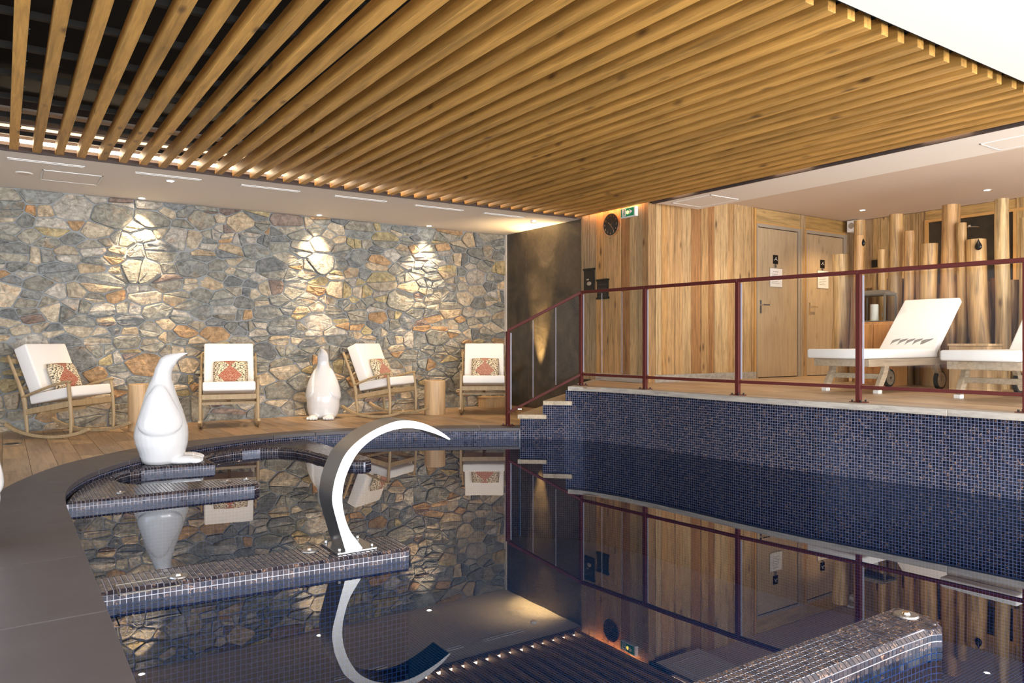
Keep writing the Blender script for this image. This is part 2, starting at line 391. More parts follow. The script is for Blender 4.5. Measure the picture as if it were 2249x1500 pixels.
# ---------------------------------------------------------------- plan curves
INNER = smoothpath([(0.345, -1.6), (0.345, 2.0), (0.345, 5.0), (0.35, 5.8), (0.40, 6.35), (0.57, 6.88), (0.83, 7.33), (1.15, 7.72), (1.52, 8.07), (1.95, 8.35), (2.4, 8.53), (2.85, 8.585), (3.3, 8.54), (3.75, 8.42), (4.15, 8.25), (4.6, 8.02), (4.95, 7.82), (5.30, 7.62)], 4)
OUTER = smoothpath([(-0.42, -1.6), (-0.42, 2.0), (-0.36, 4.5), (-0.22, 5.6), (-0.01, 6.49), (0.16, 7.0), (0.44, 7.58), (0.80, 8.02), (1.13, 8.33), (1.61, 8.60), (2.0, 8.72), (2.4, 8.80), (2.9, 8.86), (3.4, 8.81), (3.85, 8.71), (4.27, 8.56), (4.78, 8.32), (5.12, 8.12), (5.50, 7.88)], 4)
EAST = smoothpath([(5.30, 7.62), (5.53, 7.42), (5.76, 7.19), (5.90, 6.90), (5.98, 6.5), (6.03, 6.1), (6.06, 5.6), (6.08, 4.8), (6.15, 4.1), (6.25, 3.5), (6.33, 2.9), (6.38, 2.4), (6.46, 1.6), (6.6, 0.4), (6.8, -1.6)], 4)
NOSE = (0.77, 0.64)           # direction of the step noses

# ---------------------------------------------------------------- ceilings
def ceil(x0, x1, y0, y1, z0, z1, mat='plaster', name='ceiling'): return struct(MB().box(x0, x1, y0, y1, z0, z1).build(name, mat))
soffit_n = ceil(-3.6, U1+0.02, 8.60, VW+0.3, CE, CE+0.03)
ceil(-3.6, 12.2, -2.6, 2.34, CE, CE+0.05)
ceil(-3.6, -0.12, 2.34, 8.60, CE, CE+0.05)
ceil(7.09, 7.92, 2.34, 7.10, CE, CE2+0.02, 'plaster')
ceil(7.92, 12.2, 2.34, 7.40, CE2, CE2+0.03, 'plaster_tan')
ceil(7.05, 7.92, 7.10, 7.40, CE2, CE2+0.03, 'plaster_tan')
void = MB()
void.box(-0.4, 7.3, 2.2, 9.2, 3.42, 3.47)
void.box(-0.12, -0.09, 2.30, 8.62, CE-0.005, 3.42); void.box(-0.12, 7.10, 2.31, 2.36, CE+0.01, 3.42)
void.box(7.10, 7.13, 2.34, 9.2, CE+0.02, 3.42); void.box(-0.12, 7.1, 8.95, 9.0, CE+0.03, 3.42)
struct(void.build('ceiling', 'black'))
fa = MB(); fa.box(-0.1, U1, 8.585, 8.60, CE-0.01, CE+0.045); fa.box(7.06, 7.09, 2.36, 7.12, CE-0.01, CE+0.07)
struct(fa.build('trim_1', 'fascia'))
# slatted ceiling
sl = tag(empty('slatted_ceiling', (3.5, 5.5, CE)), 'slatted pine ceiling of long parallel battens over the pool', 'ceiling')
SP = 0.1855; N_SL = 38
slat_me = None
for i in range(N_SL):
    u = 0.054+0.037+i*SP
    if u > 7.02: break
    j = R.uniform(-0.004, 0.004)
    if i % 6 == 0:
        m_ = MB().box(-0.036, 0.036, 2.445, 8.565, 0.0, 0.105).build('slat', 'slat', sl, bevel=0.002, seg=1)
        slat_me = m_.data; o = m_
    else:
        o = bpy.data.objects.new('slat', slat_me); COL.objects.link(o); o.parent = sl
    o.location = (u-3.5, -5.5+j*3, 0.002+R.uniform(-0.002, 0.002))
for v in [2.9+0.62*k for k in range(10)]:
    o = MB().box(-0.06, 7.05, v-0.02, v+0.02, CE+0.125, CE+0.165).build('batten', 'batten', sl); o.location = (-3.5, -5.5, -CE)
br = None
for i in range(0, N_SL-1):
    u = 0.091+i*SP+0.04
    for v in [2.9+0.62*k for k in range(10)]:
        if br is None:
            b = MB().box(0, 0.004, -0.012, 0.012, 0.03, 0.14); b.cyl((0.004, 0, 0.06), (0.009, 0, 0.06), 0.005, n=6)
            br = b.build('hanger_bracket', 'blackmetal', sl); o = br
        elif i < 29: o = bpy.data.objects.new('hanger_bracket', br.data); COL.objects.link(o); o.parent = sl
        else: continue
        o.location = (u-3.5, v-5.5, 0)
pl = MB(); pl.box(-0.1, 7.05, 8.70, 8.73, CE+0.03, 3.40); struct(pl.build('trim_2', 'fascia'))
pl = MB(); pl.box(-0.1, 7.05, 8.55, 8.66, CE+0.235, CE+0.255); pl.box(-0.1, 7.05, 8.10, 8.22, CE+0.27, CE+0.29); struct(pl.build('trim_5', 'plaster_tan'))
led = tag(MB().cyl((-0.08, 8.625, CE+0.105), (7.03, 8.625, CE+0.105), 0.018, n=8).build('led_strip', 'led', smooth=True), 'long glowing warm light strip behind the slat ends along the stone wall side', 'light strip')
for k, (vc, h, wh) in enumerate(((6.59, 0.17, 'nearest the green exit sign'), (5.0, 0.22, 'middle one of three'), (3.40, 0.21, 'nearest the camera of three'))):
    o = MB().box(-0.012, 0.0, -h, h, -0.01, 0.012).build('led_strip', 'led'); o.location = (7.052, vc, CE+0.05)
    tag(o, 'short warm light strip beside the last slat, '+wh, 'light strip')
o = MB().box(7.045, 7.06, 7.25, 8.5, CE+0.10, CE+0.115).build('led_strip', 'led'); tag(o, 'warm light strip hidden above the clock wall behind the slats', 'light strip')
area('clock_wall_glow', (7.02, 7.9, CE+0.08), (7.09, 7.9, 2.0), 1.2, 0.03, 3.0, (1.0, 0.42, 0.14)).visible_camera = True

# recessed downlights
def downlight(u, v, z, label, group, power=None):
    e = empty('downlight', (u, v, z)); tag(e, label, 'ceiling light', group)
    n = 20; rr = [[Vector((math.cos(2*math.pi*j/n)*r, math.sin(2*math.pi*j/n)*r, zz)) for j in range(n)] for r, zz in ((0.050, 0.0), (0.050, -0.006), (0.038, -0.008), (0.036, 0.001))]
    MB().rings(rr, False).build('ring', 'white', e, True)
    MB().cyl((0, 0, -0.001), (0, 0, -0.005), 0.036, n=20).build('bulb', 'lamp', e)
STN = [(1.462, 10.50, 'above the penguin at the pool edge, touching the stone wall top'), (3.764, 10.46, 'above the far penguin, against the stone wall'), (5.542, 10.47, 'against the stone wall, nearest the dark wall')]
for u, v, t in STN:
    downlight(u, v, CE, 'glowing round ceiling spot '+t, 'stone wall ceiling spots')
    spot('stone_wall_spot', (u, v-0.05, CE-0.02), (u-0.02, v+0.20, 1.9), 210, 66, 1.0, (1.0, 0.74, 0.46), 0.02)
downlight(1.574, 9.20, CE, 'glowing round ceiling spot set away from the stone wall beside an air slot', 'stone wall ceiling spots')
spot('ceiling_spot', (1.574, 9.20, CE-0.02), (1.574, 9.25, 0), 90, 100, 0.8)
for u, v, t in ((10.93, 6.51, 'above the left end of the log screen'), (10.87, 4.72, 'above the right end of the log screen')):
    downlight(u, v, CE2, 'glowing round ceiling spot '+t, 'log corner ceiling spots')
for u, v in ((10.93, 6.51), (10.87, 4.72), (8.6, 6.3), (8.6, 4.4), (8.6, 2.0)):
    spot('platform_spot', (u, v, CE2-0.02), (u-0.2, v, 0), 90 if u > 9 else 60, 120, 0.8, (1.0, 0.70, 0.36) if u > 9 else (1.0, 0.82, 0.62))
spot('deck_spot', (5.7, 9.5, CE-0.02), (5.7, 9.6, 0), 80, 110, 0.8); spot('deck_spot', (3.6, 9.2, CE-0.02), (3.6, 9.4, 0), 80, 110, 0.8)
spot('corner_glow', (6.92, 9.64, 0.30), (7.08, 9.64, 1.60), 800, 32, 0.9, (1.0, 0.66, 0.26), 0.02)
spot('corner_ceiling_glow', (6.9, 9.4, 2.0), (6.75, 9.6, 2.89), 60, 100, 1.0, (1.0, 0.70, 0.36), 0.05)

# slot diffusers, hatch, speakers, detector on the stone side soffit
for k, (a, b, v) in enumerate(((0.04, 0.71, 8.97), (1.18, 1.85, 8.95), (2.29, 2.98, 8.97), (3.42, 4.12, 8.98), (4.54, 5.28, 8.99), (5.62, 6.3, 8.99))):
    e = empty('air_slot', ((a+b)/2, v, CE)); h = (b-a)/2
    tag(e, ['leftmost', 'second from left', 'third from left', 'fourth from left', 'fifth from left', 'rightmost'][k]+' of six thin white air slots in the ceiling by the stone wall', 'air vent', 'air slots in the ceiling')
    f = MB(); f.box(-h, h, -0.032, -0.025, -0.006, 0.0); f.box(-h, h, 0.025, 0.032, -0.006, 0.0); f.box(-h, -h+0.01, -0.035, 0.035, -0.008, 0); f.box(h-0.01, h, -0.035, 0.035, -0.008, 0)
    f.build('frame', 'white', e); MB().box(-h, h, -0.010, 0.010, -0.003, -0.001).build('slot', 'plaster_tan', e)
def hatch(x0, x1, y0, y1, z, label):
    e = empty('ceiling_hatch', (x0, y0, z)); tag(e, label, 'hatch'); w_, d_ = x1-x0, y1-y0
    f = MB(); t = 0.012
    f.box(0, w_, 0, t, -0.006, 0); f.box(0, w_, d_-t, d_, -0.006, 0); f.box(0, t, 0, d_, -0.006, 0); f.box(w_-t, w_, 0, d_, -0.006, 0)
    f.build('frame', 'white', e); MB().box(t*1.6, w_-t*1.6, t*1.6, d_-t*1.6, -0.004, 0).build('panel', 'plaster', e)
hatch(0.35, 0.92, 9.36, 9.93, CE, 'square white access hatch in the ceiling at the left by the round speaker')
hatch(7.25, 7.80, 6.30, 6.95, CE, 'white access hatch in the lowered ceiling above the wooden wall')
hatch(7.45, 7.85, 2.6, 3.3, CE, 'white access hatch in the lowered ceiling at the right edge of the picture')
def disc(u, v, r, label, cat, name, h=0.008):
    e = empty(name, (u, v, CE)); tag(e, label, cat)
    MB().cyl((0, 0, 0), (0, 0, -h), r, r*0.93, n=28).build('rim', 'white', e); MB().cyl((0, 0, -h), (0, 0, -h-0.002), r*0.8, n=28).build('grille', 'plaster_tan', e)
disc(0.196, 9.668, 0.085, 'round flat ceiling speaker at the left beside the access hatch', 'speaker', 'ceiling_speaker')
disc(6.739, 9.72, 0.085, 'round flat ceiling speaker near the dark wall corner', 'speaker', 'ceiling_speaker')
disc(6.593, 9.126, 0.05, 'small round smoke detector on the ceiling near the dark wall', 'detector', 'smoke_detector', 0.04)

# ---------------------------------------------------------------- stone wall
wn_ = struct(MB().box(-3.6, U1+0.02, VW+0.02, VW+0.25, -0.2, CE+0.02).build('wall_north', 'mortar'))
def stones():
    rr = random.Random(5); AN = 1.55; seeds = []; W0, W1, H = -3.0, U1, CE*AN
    tries = 0
    while tries < 9000:
        tries += 1
        r = rr.choice((0.07, 0.10, 0.12, 0.145, 0.17, 0.20, 0.23)); x = rr.uniform(W0, W1); y = rr.uniform(0, H)
        if all((x-a)**2+(y-b)**2 > (0.88*(r+c))**2 for a, b, c in seeds): seeds.append((x, y, r))
    cells = []
    for i, (x, y, r) in enumerate(seeds):
        poly = [(W0, 0), (W1, 0), (W1, H), (W0, H)]
        poly = [(x-0.5, y-0.5), (x+0.5, y-0.5), (x+0.5, y+0.5), (x-0.5, y+0.5)]
        for a, b in (((W0, 0), (W1, 0)), ((W1, 0), (W1, H)), ((W1, H), (W0, H)), ((W0, H), (W0, 0))): poly = clip(poly, a, b)
        for j, (a, b, c) in enumerate(seeds):
            if j == i: continue
            dx, dy = a-x, b-y; d = math.hypot(dx, dy)
            if d > 0.75: continue
            t = (d*d+r*r-c*c)/(2*d); nx, ny = dx/d, dy/d; px, py = x+nx*t, y+ny*t
            poly = clip(poly, (px, py), (px-ny, py+nx))
            if len(poly) < 3: break
        if len(poly) >= 3: cells.append([(p[0], p[1]/AN) for p in poly])
    out = []
    for p in cells:
        A = abs(sum(p[i][0]*p[(i+1) % len(p)][1]-p[(i+1) % len(p)][0]*p[i][1] for i in range(len(p))))/2
        if A > 0.024 and rr.random() < 0.65:
            cx = sum(q[0] for q in p)/len(p)+rr.uniform(-.03, .03); cy = sum(q[1] for q in p)/len(p)+rr.uniform(-.02, .02)
            a = rr.choice((0, 0, 0, math.pi/2))+rr.uniform(-0.25, 0.25); d = (math.cos(a), math.sin(a))
            out += [clip(p, (cx, cy), (cx+d[0], cy+d[1])), clip(p, (cx, cy), (cx-d[0], cy-d[1]))]
        else: out.append(p)
    return [p for p in out if len(p) >= 3]
PAL = [((0.25, 0.255, 0.235), 24), ((0.30, 0.29, 0.245), 22), ((0.205, 0.215, 0.215), 14), ((0.34, 0.31, 0.25), 16), ((0.50, 0.42, 0.31), 14), ((0.54, 0.42, 0.28), 9), ((0.47, 0.30, 0.16), 6), ((0.44, 0.36, 0.20), 6), ((0.47, 0.43, 0.37), 12), ((0.25, 0.19, 0.16), 4)]
def pick(rr):
    t = rr.uniform(0, sum(p[1] for p in PAL))
    for c, w_ in PAL:
        t -= w_
        if t <= 0: break
    k = rr.uniform(0.82, 1.2); return tuple(x*k for x in c)
def stone_mesh(mb, p, rr, o=(0, 0)):
    cx = sum(q[0] for q in p)/len(p); cy = sum(q[1] for q in p)/len(p)
    # cut the corners, wobble the outline
    q = []
    for i in range(len(p)):
        a, b, c = p[i-1], p[i], p[(i+1) % len(p)]
        for (s_, t_) in ((a, 0.11), (c, 0.11)): q.append((b[0]+(s_[0]-b[0])*t_, b[1]+(s_[1]-b[1])*t_))
    g = 0.007
    def shrink(pt, d):
        dx, dy = cx-pt[0], cy-pt[1]; L = math.hypot(dx, dy)+1e-6; d = min(d, L*0.45); return (pt[0]+dx/L*d, pt[1]+dy/L*d)
    q = [shrink(t, g+rr.uniform(0, 0.006)) for t in q]
    dep = rr.uniform(0.010, 0.042); tx, ty = rr.uniform(-0.10, 0.10), rr.uniform(-0.14, 0.14)
    n = len(q); rings = []
    for d, h in ((0, 0.0), (0.0, 0.72), (0.012, 1.0), (0.035, 1.05)):
        rings.append([(x-o[0], VW+0.02-(dep*h+(((x-cx)*tx+(y-cy)*ty) if h else 0)+(rr.uniform(-.006, .006) if h > .9 else 0)), y-o[1]) for x, y in (shrink(t, d) for t in q)])
    vs = [v for r_ in rings for v in r_]+[(cx-o[0], VW+0.02-dep*1.05-rr.uniform(-.006, .012), cy-o[1])]
    fs = []
    for i in range(3):
        for j in range(n): fs.append((i*n+j, i*n+(j+1) % n, (i+1)*n+(j+1) % n, (i+1)*n+j))
    for j in range(n): fs.append((3*n+j, 3*n+(j+1) % n, 4*n))
    mb.add(vs, fs)
cells = stones(); rr = random.Random(3)
def carea(p): return abs(sum(p[i][0]*p[(i+1) % len(p)][1]-p[(i+1) % len(p)][0]*p[i][1] for i in range(len(p))))/2
cells.sort(key=lambda p: -(carea(p) if sum(q[0] for q in p)/len(p) > -0.1 else 0))
rest = MB(); rcol = []
for i, p in enumerate(cells):
    if i < 299: mb = MB(); stone_mesh(mb, p, rr); o = mb.build('stone', 'stone', wn_, col=pick(rr))
    else:
        n0 = len(rest.f); stone_mesh(rest, p, rr); rcol += [pick(rr)]*(len(rest.f)-n0)
o = rest.build('small_stones', 'stone', wn_, recalc=False); setcol(o.data, rcol); o['kind'] = 'stuff'
bm = bmesh.new(); bm.from_mesh(o.data); bmesh.ops.recalc_face_normals(bm, faces=bm.faces); bm.to_mesh(o.data); bm.free()
struct(MB().box(U1-0.012, U1+0.01, VW-0.06, VW+0.02, 0, CE).build('trim_3', 'plaster'))

# ---------------------------------------------------------------- dark wall, timber walls
we = struct(MB().box(U1+0.01, U1+0.2, 8.60, VW+0.2, -0.2, CE+0.02).build('wall_east', 'darkwall'))
for v0, v1 in ((8.605, 10.02), (10.03, 10.655)):
    MB().box(U1, U1+0.012, v0, v1, 0.0, CE-0.002).build('panel', 'darkwall', we, bevel=0.002, seg=1)
WOOD = [tuple(q*w_ for q, w_ in zip(c_, (0.96, 0.84, 0.66))) for c_ in [(0.60, 0.40, 0.21), (0.55, 0.37, 0.20), (0.64, 0.45, 0.25), (0.50, 0.33, 0.17), (0.43, 0.34, 0.22), (0.36, 0.29, 0.21), (0.58, 0.36, 0.16), (0.62, 0.47, 0.29), (0.40, 0.22, 0.10), (0.57, 0.42, 0.25)]]
def boards_u(parent, x, v0, v1, z0, z1, rr, face=-1, wr=(0.09, 0.19), cols=WOOD, last=None):
    """upright boards on a wall of constant u"""
    v = v0
    while v < v1-0.02:
        w_ = min(rr.uniform(*wr), v1-v)
        if v1-v-w_ < 0.05: w_ = v1-v
        t = rr.uniform(0.016, 0.026)
        MB().box(x-t, x, v+0.0028, v+w_-0.0028, z0, z1).build('board', 'board', parent, bevel=0.003, seg=1, col=rr.choice(cols)); v += w_
def boards_v(parent, y, u0, u1, z0, z1, rr, wr=(0.10, 0.20), cols=WOOD):
    u = u0
    while u < u1-0.02:
        w_ = min(rr.uniform(*wr), u1-u)
        if u1-u-w_ < 0.05: w_ = u1-u
        t = rr.uniform(0.016, 0.026)
        MB().box(u+0.0028, u+w_-0.0028, y-t, y, z0, z1).build('board', 'board', parent, bevel=0.003, seg=1, col=rr.choice(cols)); u += w_
rb = random.Random(21)
wc = struct(MB().box(U1, U1+0.2, 7.30, 8.62, 0.0, 3.4).build('wall_middle', 'fascia'))
boards_u(wc, U1, 7.32, 8.60, PL, 3.2, rb)
MB().box(U1-0.024, U1+0.10, 7.20, 7.32, PL, 3.2).build('board', 'board', wc, bevel=0.003, seg=1, col=(0.42, 0.24, 0.10))
wd = struct(MB().box(U1-0.0, 12.2, 7.32, 7.5, 0.0, 3.4).build('wall_back', 'fascia'))
boards_v(wd, 7.32, U1+0.10, 9.36, PL, 3.2, rb)
PALE = [(0.52, 0.36, 0.17), (0.56, 0.38, 0.17), (0.48, 0.33, 0.16)]
MB().box(9.42, 10.50, 7.296, 7.32, 2.885, 3.09).build('board', 'boardh', wd, bevel=0.003, seg=1, col=(0.52, 0.34, 0.14))
MB().box(10.63, 11.82, 7.296, 7.32, 2.885, 3.09).build('board', 'boardh', wd, bevel=0.003, seg=1, col=(0.46, 0.28, 0.09))
MB().box(9.37, 9.41, 7.29, 7.32, PL, 3.09).build('post', 'trimwood', wd)
MB().box(10.50, 10.63, 7.29, 7.32, PL, 3.09).build('post', 'board', wd, col=(0.48, 0.33, 0.18))
MB().box(11.74, 11.83, 7.29, 7.32, PL, 3.09).build('post', 'board', wd, col=(0.36, 0.24, 0.12))
tr = MB(); tr.box(9.41, 10.50, 7.285, 7.32, 2.862, 2.885); tr.box(10.63, 11.74, 7.285, 7.32, 2.862, 2.885); tr.box(10.50, 10.515, 7.28, 7.3, PL, 2.885); tr.box(10.615, 10.635, 7.28, 7.3, PL, 2.885)
struct(tr.build('trim_4', 'trimwood'))
for k, (a, b) in enumerate(((9.41, 10.50), (10.635, 11.74))):
    d = struct(MB().box(a+0.03, b-0.09, 7.285, 7.315, PL+0.012, 2.80).build('door_%d' % (k+1), 'door', bevel=0.003, seg=1))
    f = MB(); f.box(a, b, 7.275, 7.315, 2.81, 2.86); f.box(b-0.08, b-0.01, 7.275, 7.315, PL, 2.81); f.box(b-0.02, b, 7.268, 7.315, PL, 2.86); f.box(a, a+0.02, 7.275, 7.315, PL, 2.81)
    f.build('door_frame', 'jamb', d)
    h = MB(); h.cyl((a+0.09, 7.285, 1.63), (a+0.09, 7.235, 1.63), 0.010, n=10); h.sweep([(a+0.085, 7.235, 1.63), (a+0.24, 7.235, 1.63)], 0.014, 0.018, (0, 1, 0))
    h.build('door_handle', 'chrome', d)
    MB().box(a+0.07, a+0.11, 7.280, 7.286, 1.50, 1.70).build('lock_plate', 'chrome', d)
def door_bits(cu, zs, zk, zp, which):
    e = empty('pictogram_sign', (cu, 7.284, zs)); tag(e, 'black square hanger sign on the '+which, 'sign')
    MB().box(-0.058, 0.058, -0.006, 0, -0.068, 0.068).build('plate', 'blackmetal', e)
    hg = MB(); hg.sweep([(0, -0.008, 0.012), (-0.038, -0.008, -0.014)], 0.004, 0.007, (0, 1, 0)); hg.sweep([(0, -0.008, 0.012), (0.038, -0.008, -0.014)], 0.004, 0.007, (0, 1, 0)); hg.sweep([(0, -0.008, 0.010), (0, -0.008, 0.026), (0.010, -0.008, 0.034), (0.012, -0.008, 0.026)], 0.004, 0.006, (0, 1, 0))
    hg.build('hanger_mark', 'paper', e)
    e = empty('keyhole_plate', (cu, 7.284, zk)); tag(e, 'small oval keyhole plate on the '+which, 'plate')
    MB().ell((0, 0, 0), (0.03, 0.006, 0.04)).build('plate', 'zinc', e, True); MB().ell((0, -0.004, 0), (0.008, 0.004, 0.014), n=8, m=6).build('keyhole', 'blackmetal', e)
    e = empty('paper_notice', (cu+0.01, 7.284, zp)); tag(e, 'white printed paper notice pinned on the '+which, 'notice')
    MB().box(-0.155, 0.155, -0.006, 0, -0.15, 0.15).build('frame', 'jamb', e); MB().box(-0.145, 0.145, -0.009, -0.006, -0.14, 0.14).build('sheet', 'paper', e)
    ln = MB(); rz = random.Random(int(cu*10))
    for k in range(3):
        x = -0.07+k*0.045; ln.box(x, x+rz.uniform(.02, .035), -0.0105, -0.009, 0.085, 0.097)
    for k in range(6):
        z = 0.05-k*0.027; ln.box(-0.11, rz.uniform(0.03, 0.12), -0.0105, -0.009, z, z+0.006)
    ln.build('printed_lines', 'ink', e)
def onv(x, y, v): k = (x-1124.5)/1648; Y = v/(-0.5619975*k+0.8271389); return 0.8271389*k*Y+0.5619975*Y, (752-y)/1648*Y+CAMZ
def onu(x, y, u): k = (x-1124.5)/1648; Y = u/(0.8271389*k+0.5619975); return -0.5619975*k*Y+0.8271389*Y, (752-y)/1648*Y+CAMZ
a1 = onv(1703, 570, 7.284); k1 = onv(1703, 584.5, 7.284); p1 = onv(1703, 610, 7.284)
door_bits(a1[0], a1[1], k1[1], p1[1], 'left door beside the wooden wall')
a1 = onv(1806, 580, 7.284); k1 = onv(1805, 592, 7.284); p1 = onv(1805, 614, 7.284)
door_bits(a1[0], a1[1], k1[1], p1[1], 'right door beside the logs')
# baseboards
bs = MB(); bs.box(U1-0.045, U1-0.026, 7.27, 8.25, PL, PL+0.10); struct(bs.build('baseboard_middle', 'greyplank'))
bs = MB(); bs.box(U1-0.045, 9.36, 7.255, 7.294, PL, PL+0.10); struct(bs.build('baseboard_back', 'greyplank'))
# far wall behind the logs, with a glazed shower opening
wf = struct(MB().box(11.86, 12.1, -2.6, 7.5, 0.0, 3.4).build('wall_far', 'fascia'))
boards_u(wf, 11.86, 6.02, 7.30, PL, 3.09, rb, cols=[(0.52, 0.33, 0.13), (0.56, 0.37, 0.16), (0.47, 0.30, 0.13), (0.40, 0.26, 0.13)])
boards_u(wf, 11.86, 2.4, 3.6, PL, 3.09, rb, cols=[(0.50, 0.30, 0.11), (0.56, 0.37, 0.16)])
boards_u(wf, 11.86, -0.8, 2.4, PL, 3.09, rb, cols=[(0.50, 0.30, 0.11), (0.56, 0.37, 0.16)])
MB().box(11.83, 11.86, 3.6, 6.02, 2.93, 3.09).build('board', 'boardv', wf, bevel=0.003, seg=1, col=(0.50, 0.30, 0.10))
MB().box(11.815, 11.86, 4.60, 4.75, PL, 3.095).build('board', 'board', wf, bevel=0.003, seg=1, col=(0.52, 0.33, 0.13))
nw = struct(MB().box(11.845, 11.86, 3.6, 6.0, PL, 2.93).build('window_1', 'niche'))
fr = MB(); fr.box(11.81, 11.85, 5.97, 6.02, PL, 2.95); fr.box(11.812, 11.85, 3.6, 6.0, 2.91, 2.95); fr.box(11.81, 11.85, 4.75, 4.79, PL, 2.95); fr.box(11.81, 11.85, 4.56, 4.60, PL, 2.95)
fr.build('window_frame', 'trimwood', nw)
e = tag(empty('shower_head', (11.55, 5.25, 2.70)), 'round chrome shower head seen in the dark opening behind the logs', 'shower')
MB().cyl((0, 0, 0), (0, 0, 0.012), 0.17, 0.15, n=28).build('head', 'chrome', e, False)
MB().cyl((0, 0, 0.012), (0, 0, 0.05), 0.02, n=10).build('joint', 'chrome', e); MB().cyl((0, 0, 0.05), (0.28, 0.02, 0.09), 0.012, n=10).build('arm', 'chrome', e)
e = tag(empty('wall_speaker', (11.70, 7.12, 2.99)), 'small white box high in the corner above the tallest left log', 'speaker')
MB().box(-0.07, 0.13, -0.08, 0.08, -0.10, 0.09).build('case', 'white', e, bevel=0.008); MB().cyl((-0.07, 0, 0), (-0.074, 0, 0), 0.05, n=18).build('grille', 'jamb', e)
y_, z_ = onu(1924, 579, 11.83)
tag(MB().box(11.80, 11.835, y_-0.06, y_+0.06, z_-0.06, z_+0.06).build('switch_box', 'blackmetal', bevel=0.004), 'small black box on the timber wall behind the logs', 'box')

# ---------------------------------------------------------------- floors
FL = [(0.36, 0.235, 0.135), (0.42, 0.28, 0.165), (0.30, 0.20, 0.12), (0.39, 0.27, 0.17), (0.46, 0.32, 0.19), (0.33, 0.24, 0.17)]
deck = struct(MB().prism([(-3.6, -2.4), (-0.30, -2.4), (-0.30, 5.0), (-0.16, 5.8), (0.08, 6.6), (0.55, 7.55), (1.2, 8.25), (2.0, 8.62), (2.9, 8.75), (3.9, 8.62), (4.8, 8.25), (5.45, 7.82), (5.28, 7.61+0.0), (5.45, 7.75), (U1+0.02, 9.18), (U1+0.02, VW+0.1), (-3.6, VW+0.1)], -0.16, -0.014).build('floor', 'joint'))
rf = random.Random(9)
def plank_col(parent, u0, u1, v0, v1, L0, zt, th, clips, name='plank', cols=FL):
    v = v0-rf.uniform(0, L0); 
    while v < v1:
        a, b = max(v, v0), min(v+L0, v1); v += L0
        if b-a < 0.03: continue
        poly = [(u0+0.0015, a+0.0015), (u1-0.0015, a+0.0015), (u1-0.0015, b-0.0015), (u0+0.0015, b-0.0015)]
        for c in clips:
            poly = clip(poly, *c(u0, u1, a, b))
            if len(poly) < 3: break
        if len(poly) < 3 or carea(poly) < 0.002: continue
        MB().prism(poly, zt-th, zt).build(name, 'plank', parent, col=rf.choice(cols))
def deck_clip(u0, u1, a, b):
    f = lambda u: (interp(OUTER, u)-0.07) if u < 5.40 else 7.62+(u-5.28)*NOSE[1]/NOSE[0]-0.03
    return (u0, f(u0)), (u1, f(u1))
u = -3.0
while u < U1-0.01:
    u1 = min(u+0.2, U1); cl = []
    if u >= -0.05: cl = [deck_clip]; v0 = 6.2
    elif u > -0.45: cl = [lambda u0, u1, a, b: ((interp(OUTER, (a+b)/2-0.3, 1, 0)+0.05, a), (interp(OUTER, (a+b)/2+0.3, 1, 0)+0.05, b))]; v0 = 3.6
    else: v0 = 3.6
    plank_col(deck, u, u1, v0, VW-0.005, 0.92, 0.0, 0.014, cl); u = u1
# slab coping around the pool
def arclen(P):
    L = [0]
    for a, b in zip(P, P[1:]): L.append(L[-1]+math.hypot(b[0]-a[0], b[1]-a[1]))
    return L
def at(P, L, s):
    for i in range(len(P)-1):
        if L[i+1] >= s-1e-9:
            t = (s-L[i])/(L[i+1]-L[i]); return (P[i][0]+(P[i+1][0]-P[i][0])*t, P[i][1]+(P[i+1][1]-P[i][1])*t)
    return P[-1]
cop = tag(empty('pool_coping', (0.0, 3.0, 0)), 'dark grey stone slab coping curving around the pool edge', 'paving')
LI = arclen(INNER); LO = arclen(OUTER)
cuts = [-1.6, -0.35, 0.55, 1.48, 2.41, 3.34, 4.27, 5.14]; fr_ = [(v+1.6)/LI[-1] for v in cuts]; fo_ = [(v+1.6)/LO[-1] for v in cuts]
nr = 15
for k in range(1, nr+1): fr_.append(fr_[7]+(1-fr_[7])*k/nr); fo_.append(fo_[7]+(1-fo_[7])*k/nr)
for k in range(len(fr_)-1):
    g = 0.0028
    ins = [at(INNER, LI, fr_[k]*LI[-1]+g+(fr_[k+1]-fr_[k])*LI[-1]*t/6-(2*g if t == 6 else 0)) for t in range(7)]
    ots = [at(OUTER, LO, fo_[k]*LO[-1]+g+(fo_[k+1]-fo_[k])*LO[-1]*t/6-(2*g if t == 6 else 0)) for t in range(7)]
    o = MB().prism(ins+ots[::-1], -0.036, 0.004).build('slab', 'slab', cop, bevel=0.003, seg=1); o.location = (0, -3.0, 0)
o = MB().prism(offs(INNER, 0.012)+offs(OUTER, -0.012)[::-1], -0.034, 0.0015).build('joint_bed', 'joint', cop); o.location = (0, -3.0, 0)
# pool shell
def strip(P, z0, z1, name, mat, flip=False):
    L = arclen(P); m = MB()
    for i in range(len(P)-1):
        a, b = P[i], P[i+1]
        vs = [(a[0], a[1], z0), (b[0], b[1], z0), (b[0], b[1], z1), (a[0], a[1], z1)]
        uv = [(L[i], z0), (L[i+1], z0), (L[i+1], z1), (L[i], z1)]
        if flip: vs.reverse(); uv.reverse()
        m.add(vs, [(0, 1, 2, 3)], [uv])
    return m.build(name, mat, recalc=False)
pw = [(x+0.0, y) for x, y in INNER]
struct(strip(offs(INNER, 0.012), PB, -0.02, 'wall_pool_west', 'mosaic', True))
POOL = offs(INNER, 0.012)+EAST[1:]
fl = MB(); n = len(POOL); fl.add([(x, y, PB) for x, y in POOL], [tuple(range(n))], [[(x, y) for x, y in POOL]])
pf = struct(fl.build('floor', 'mosaic_floor')); 
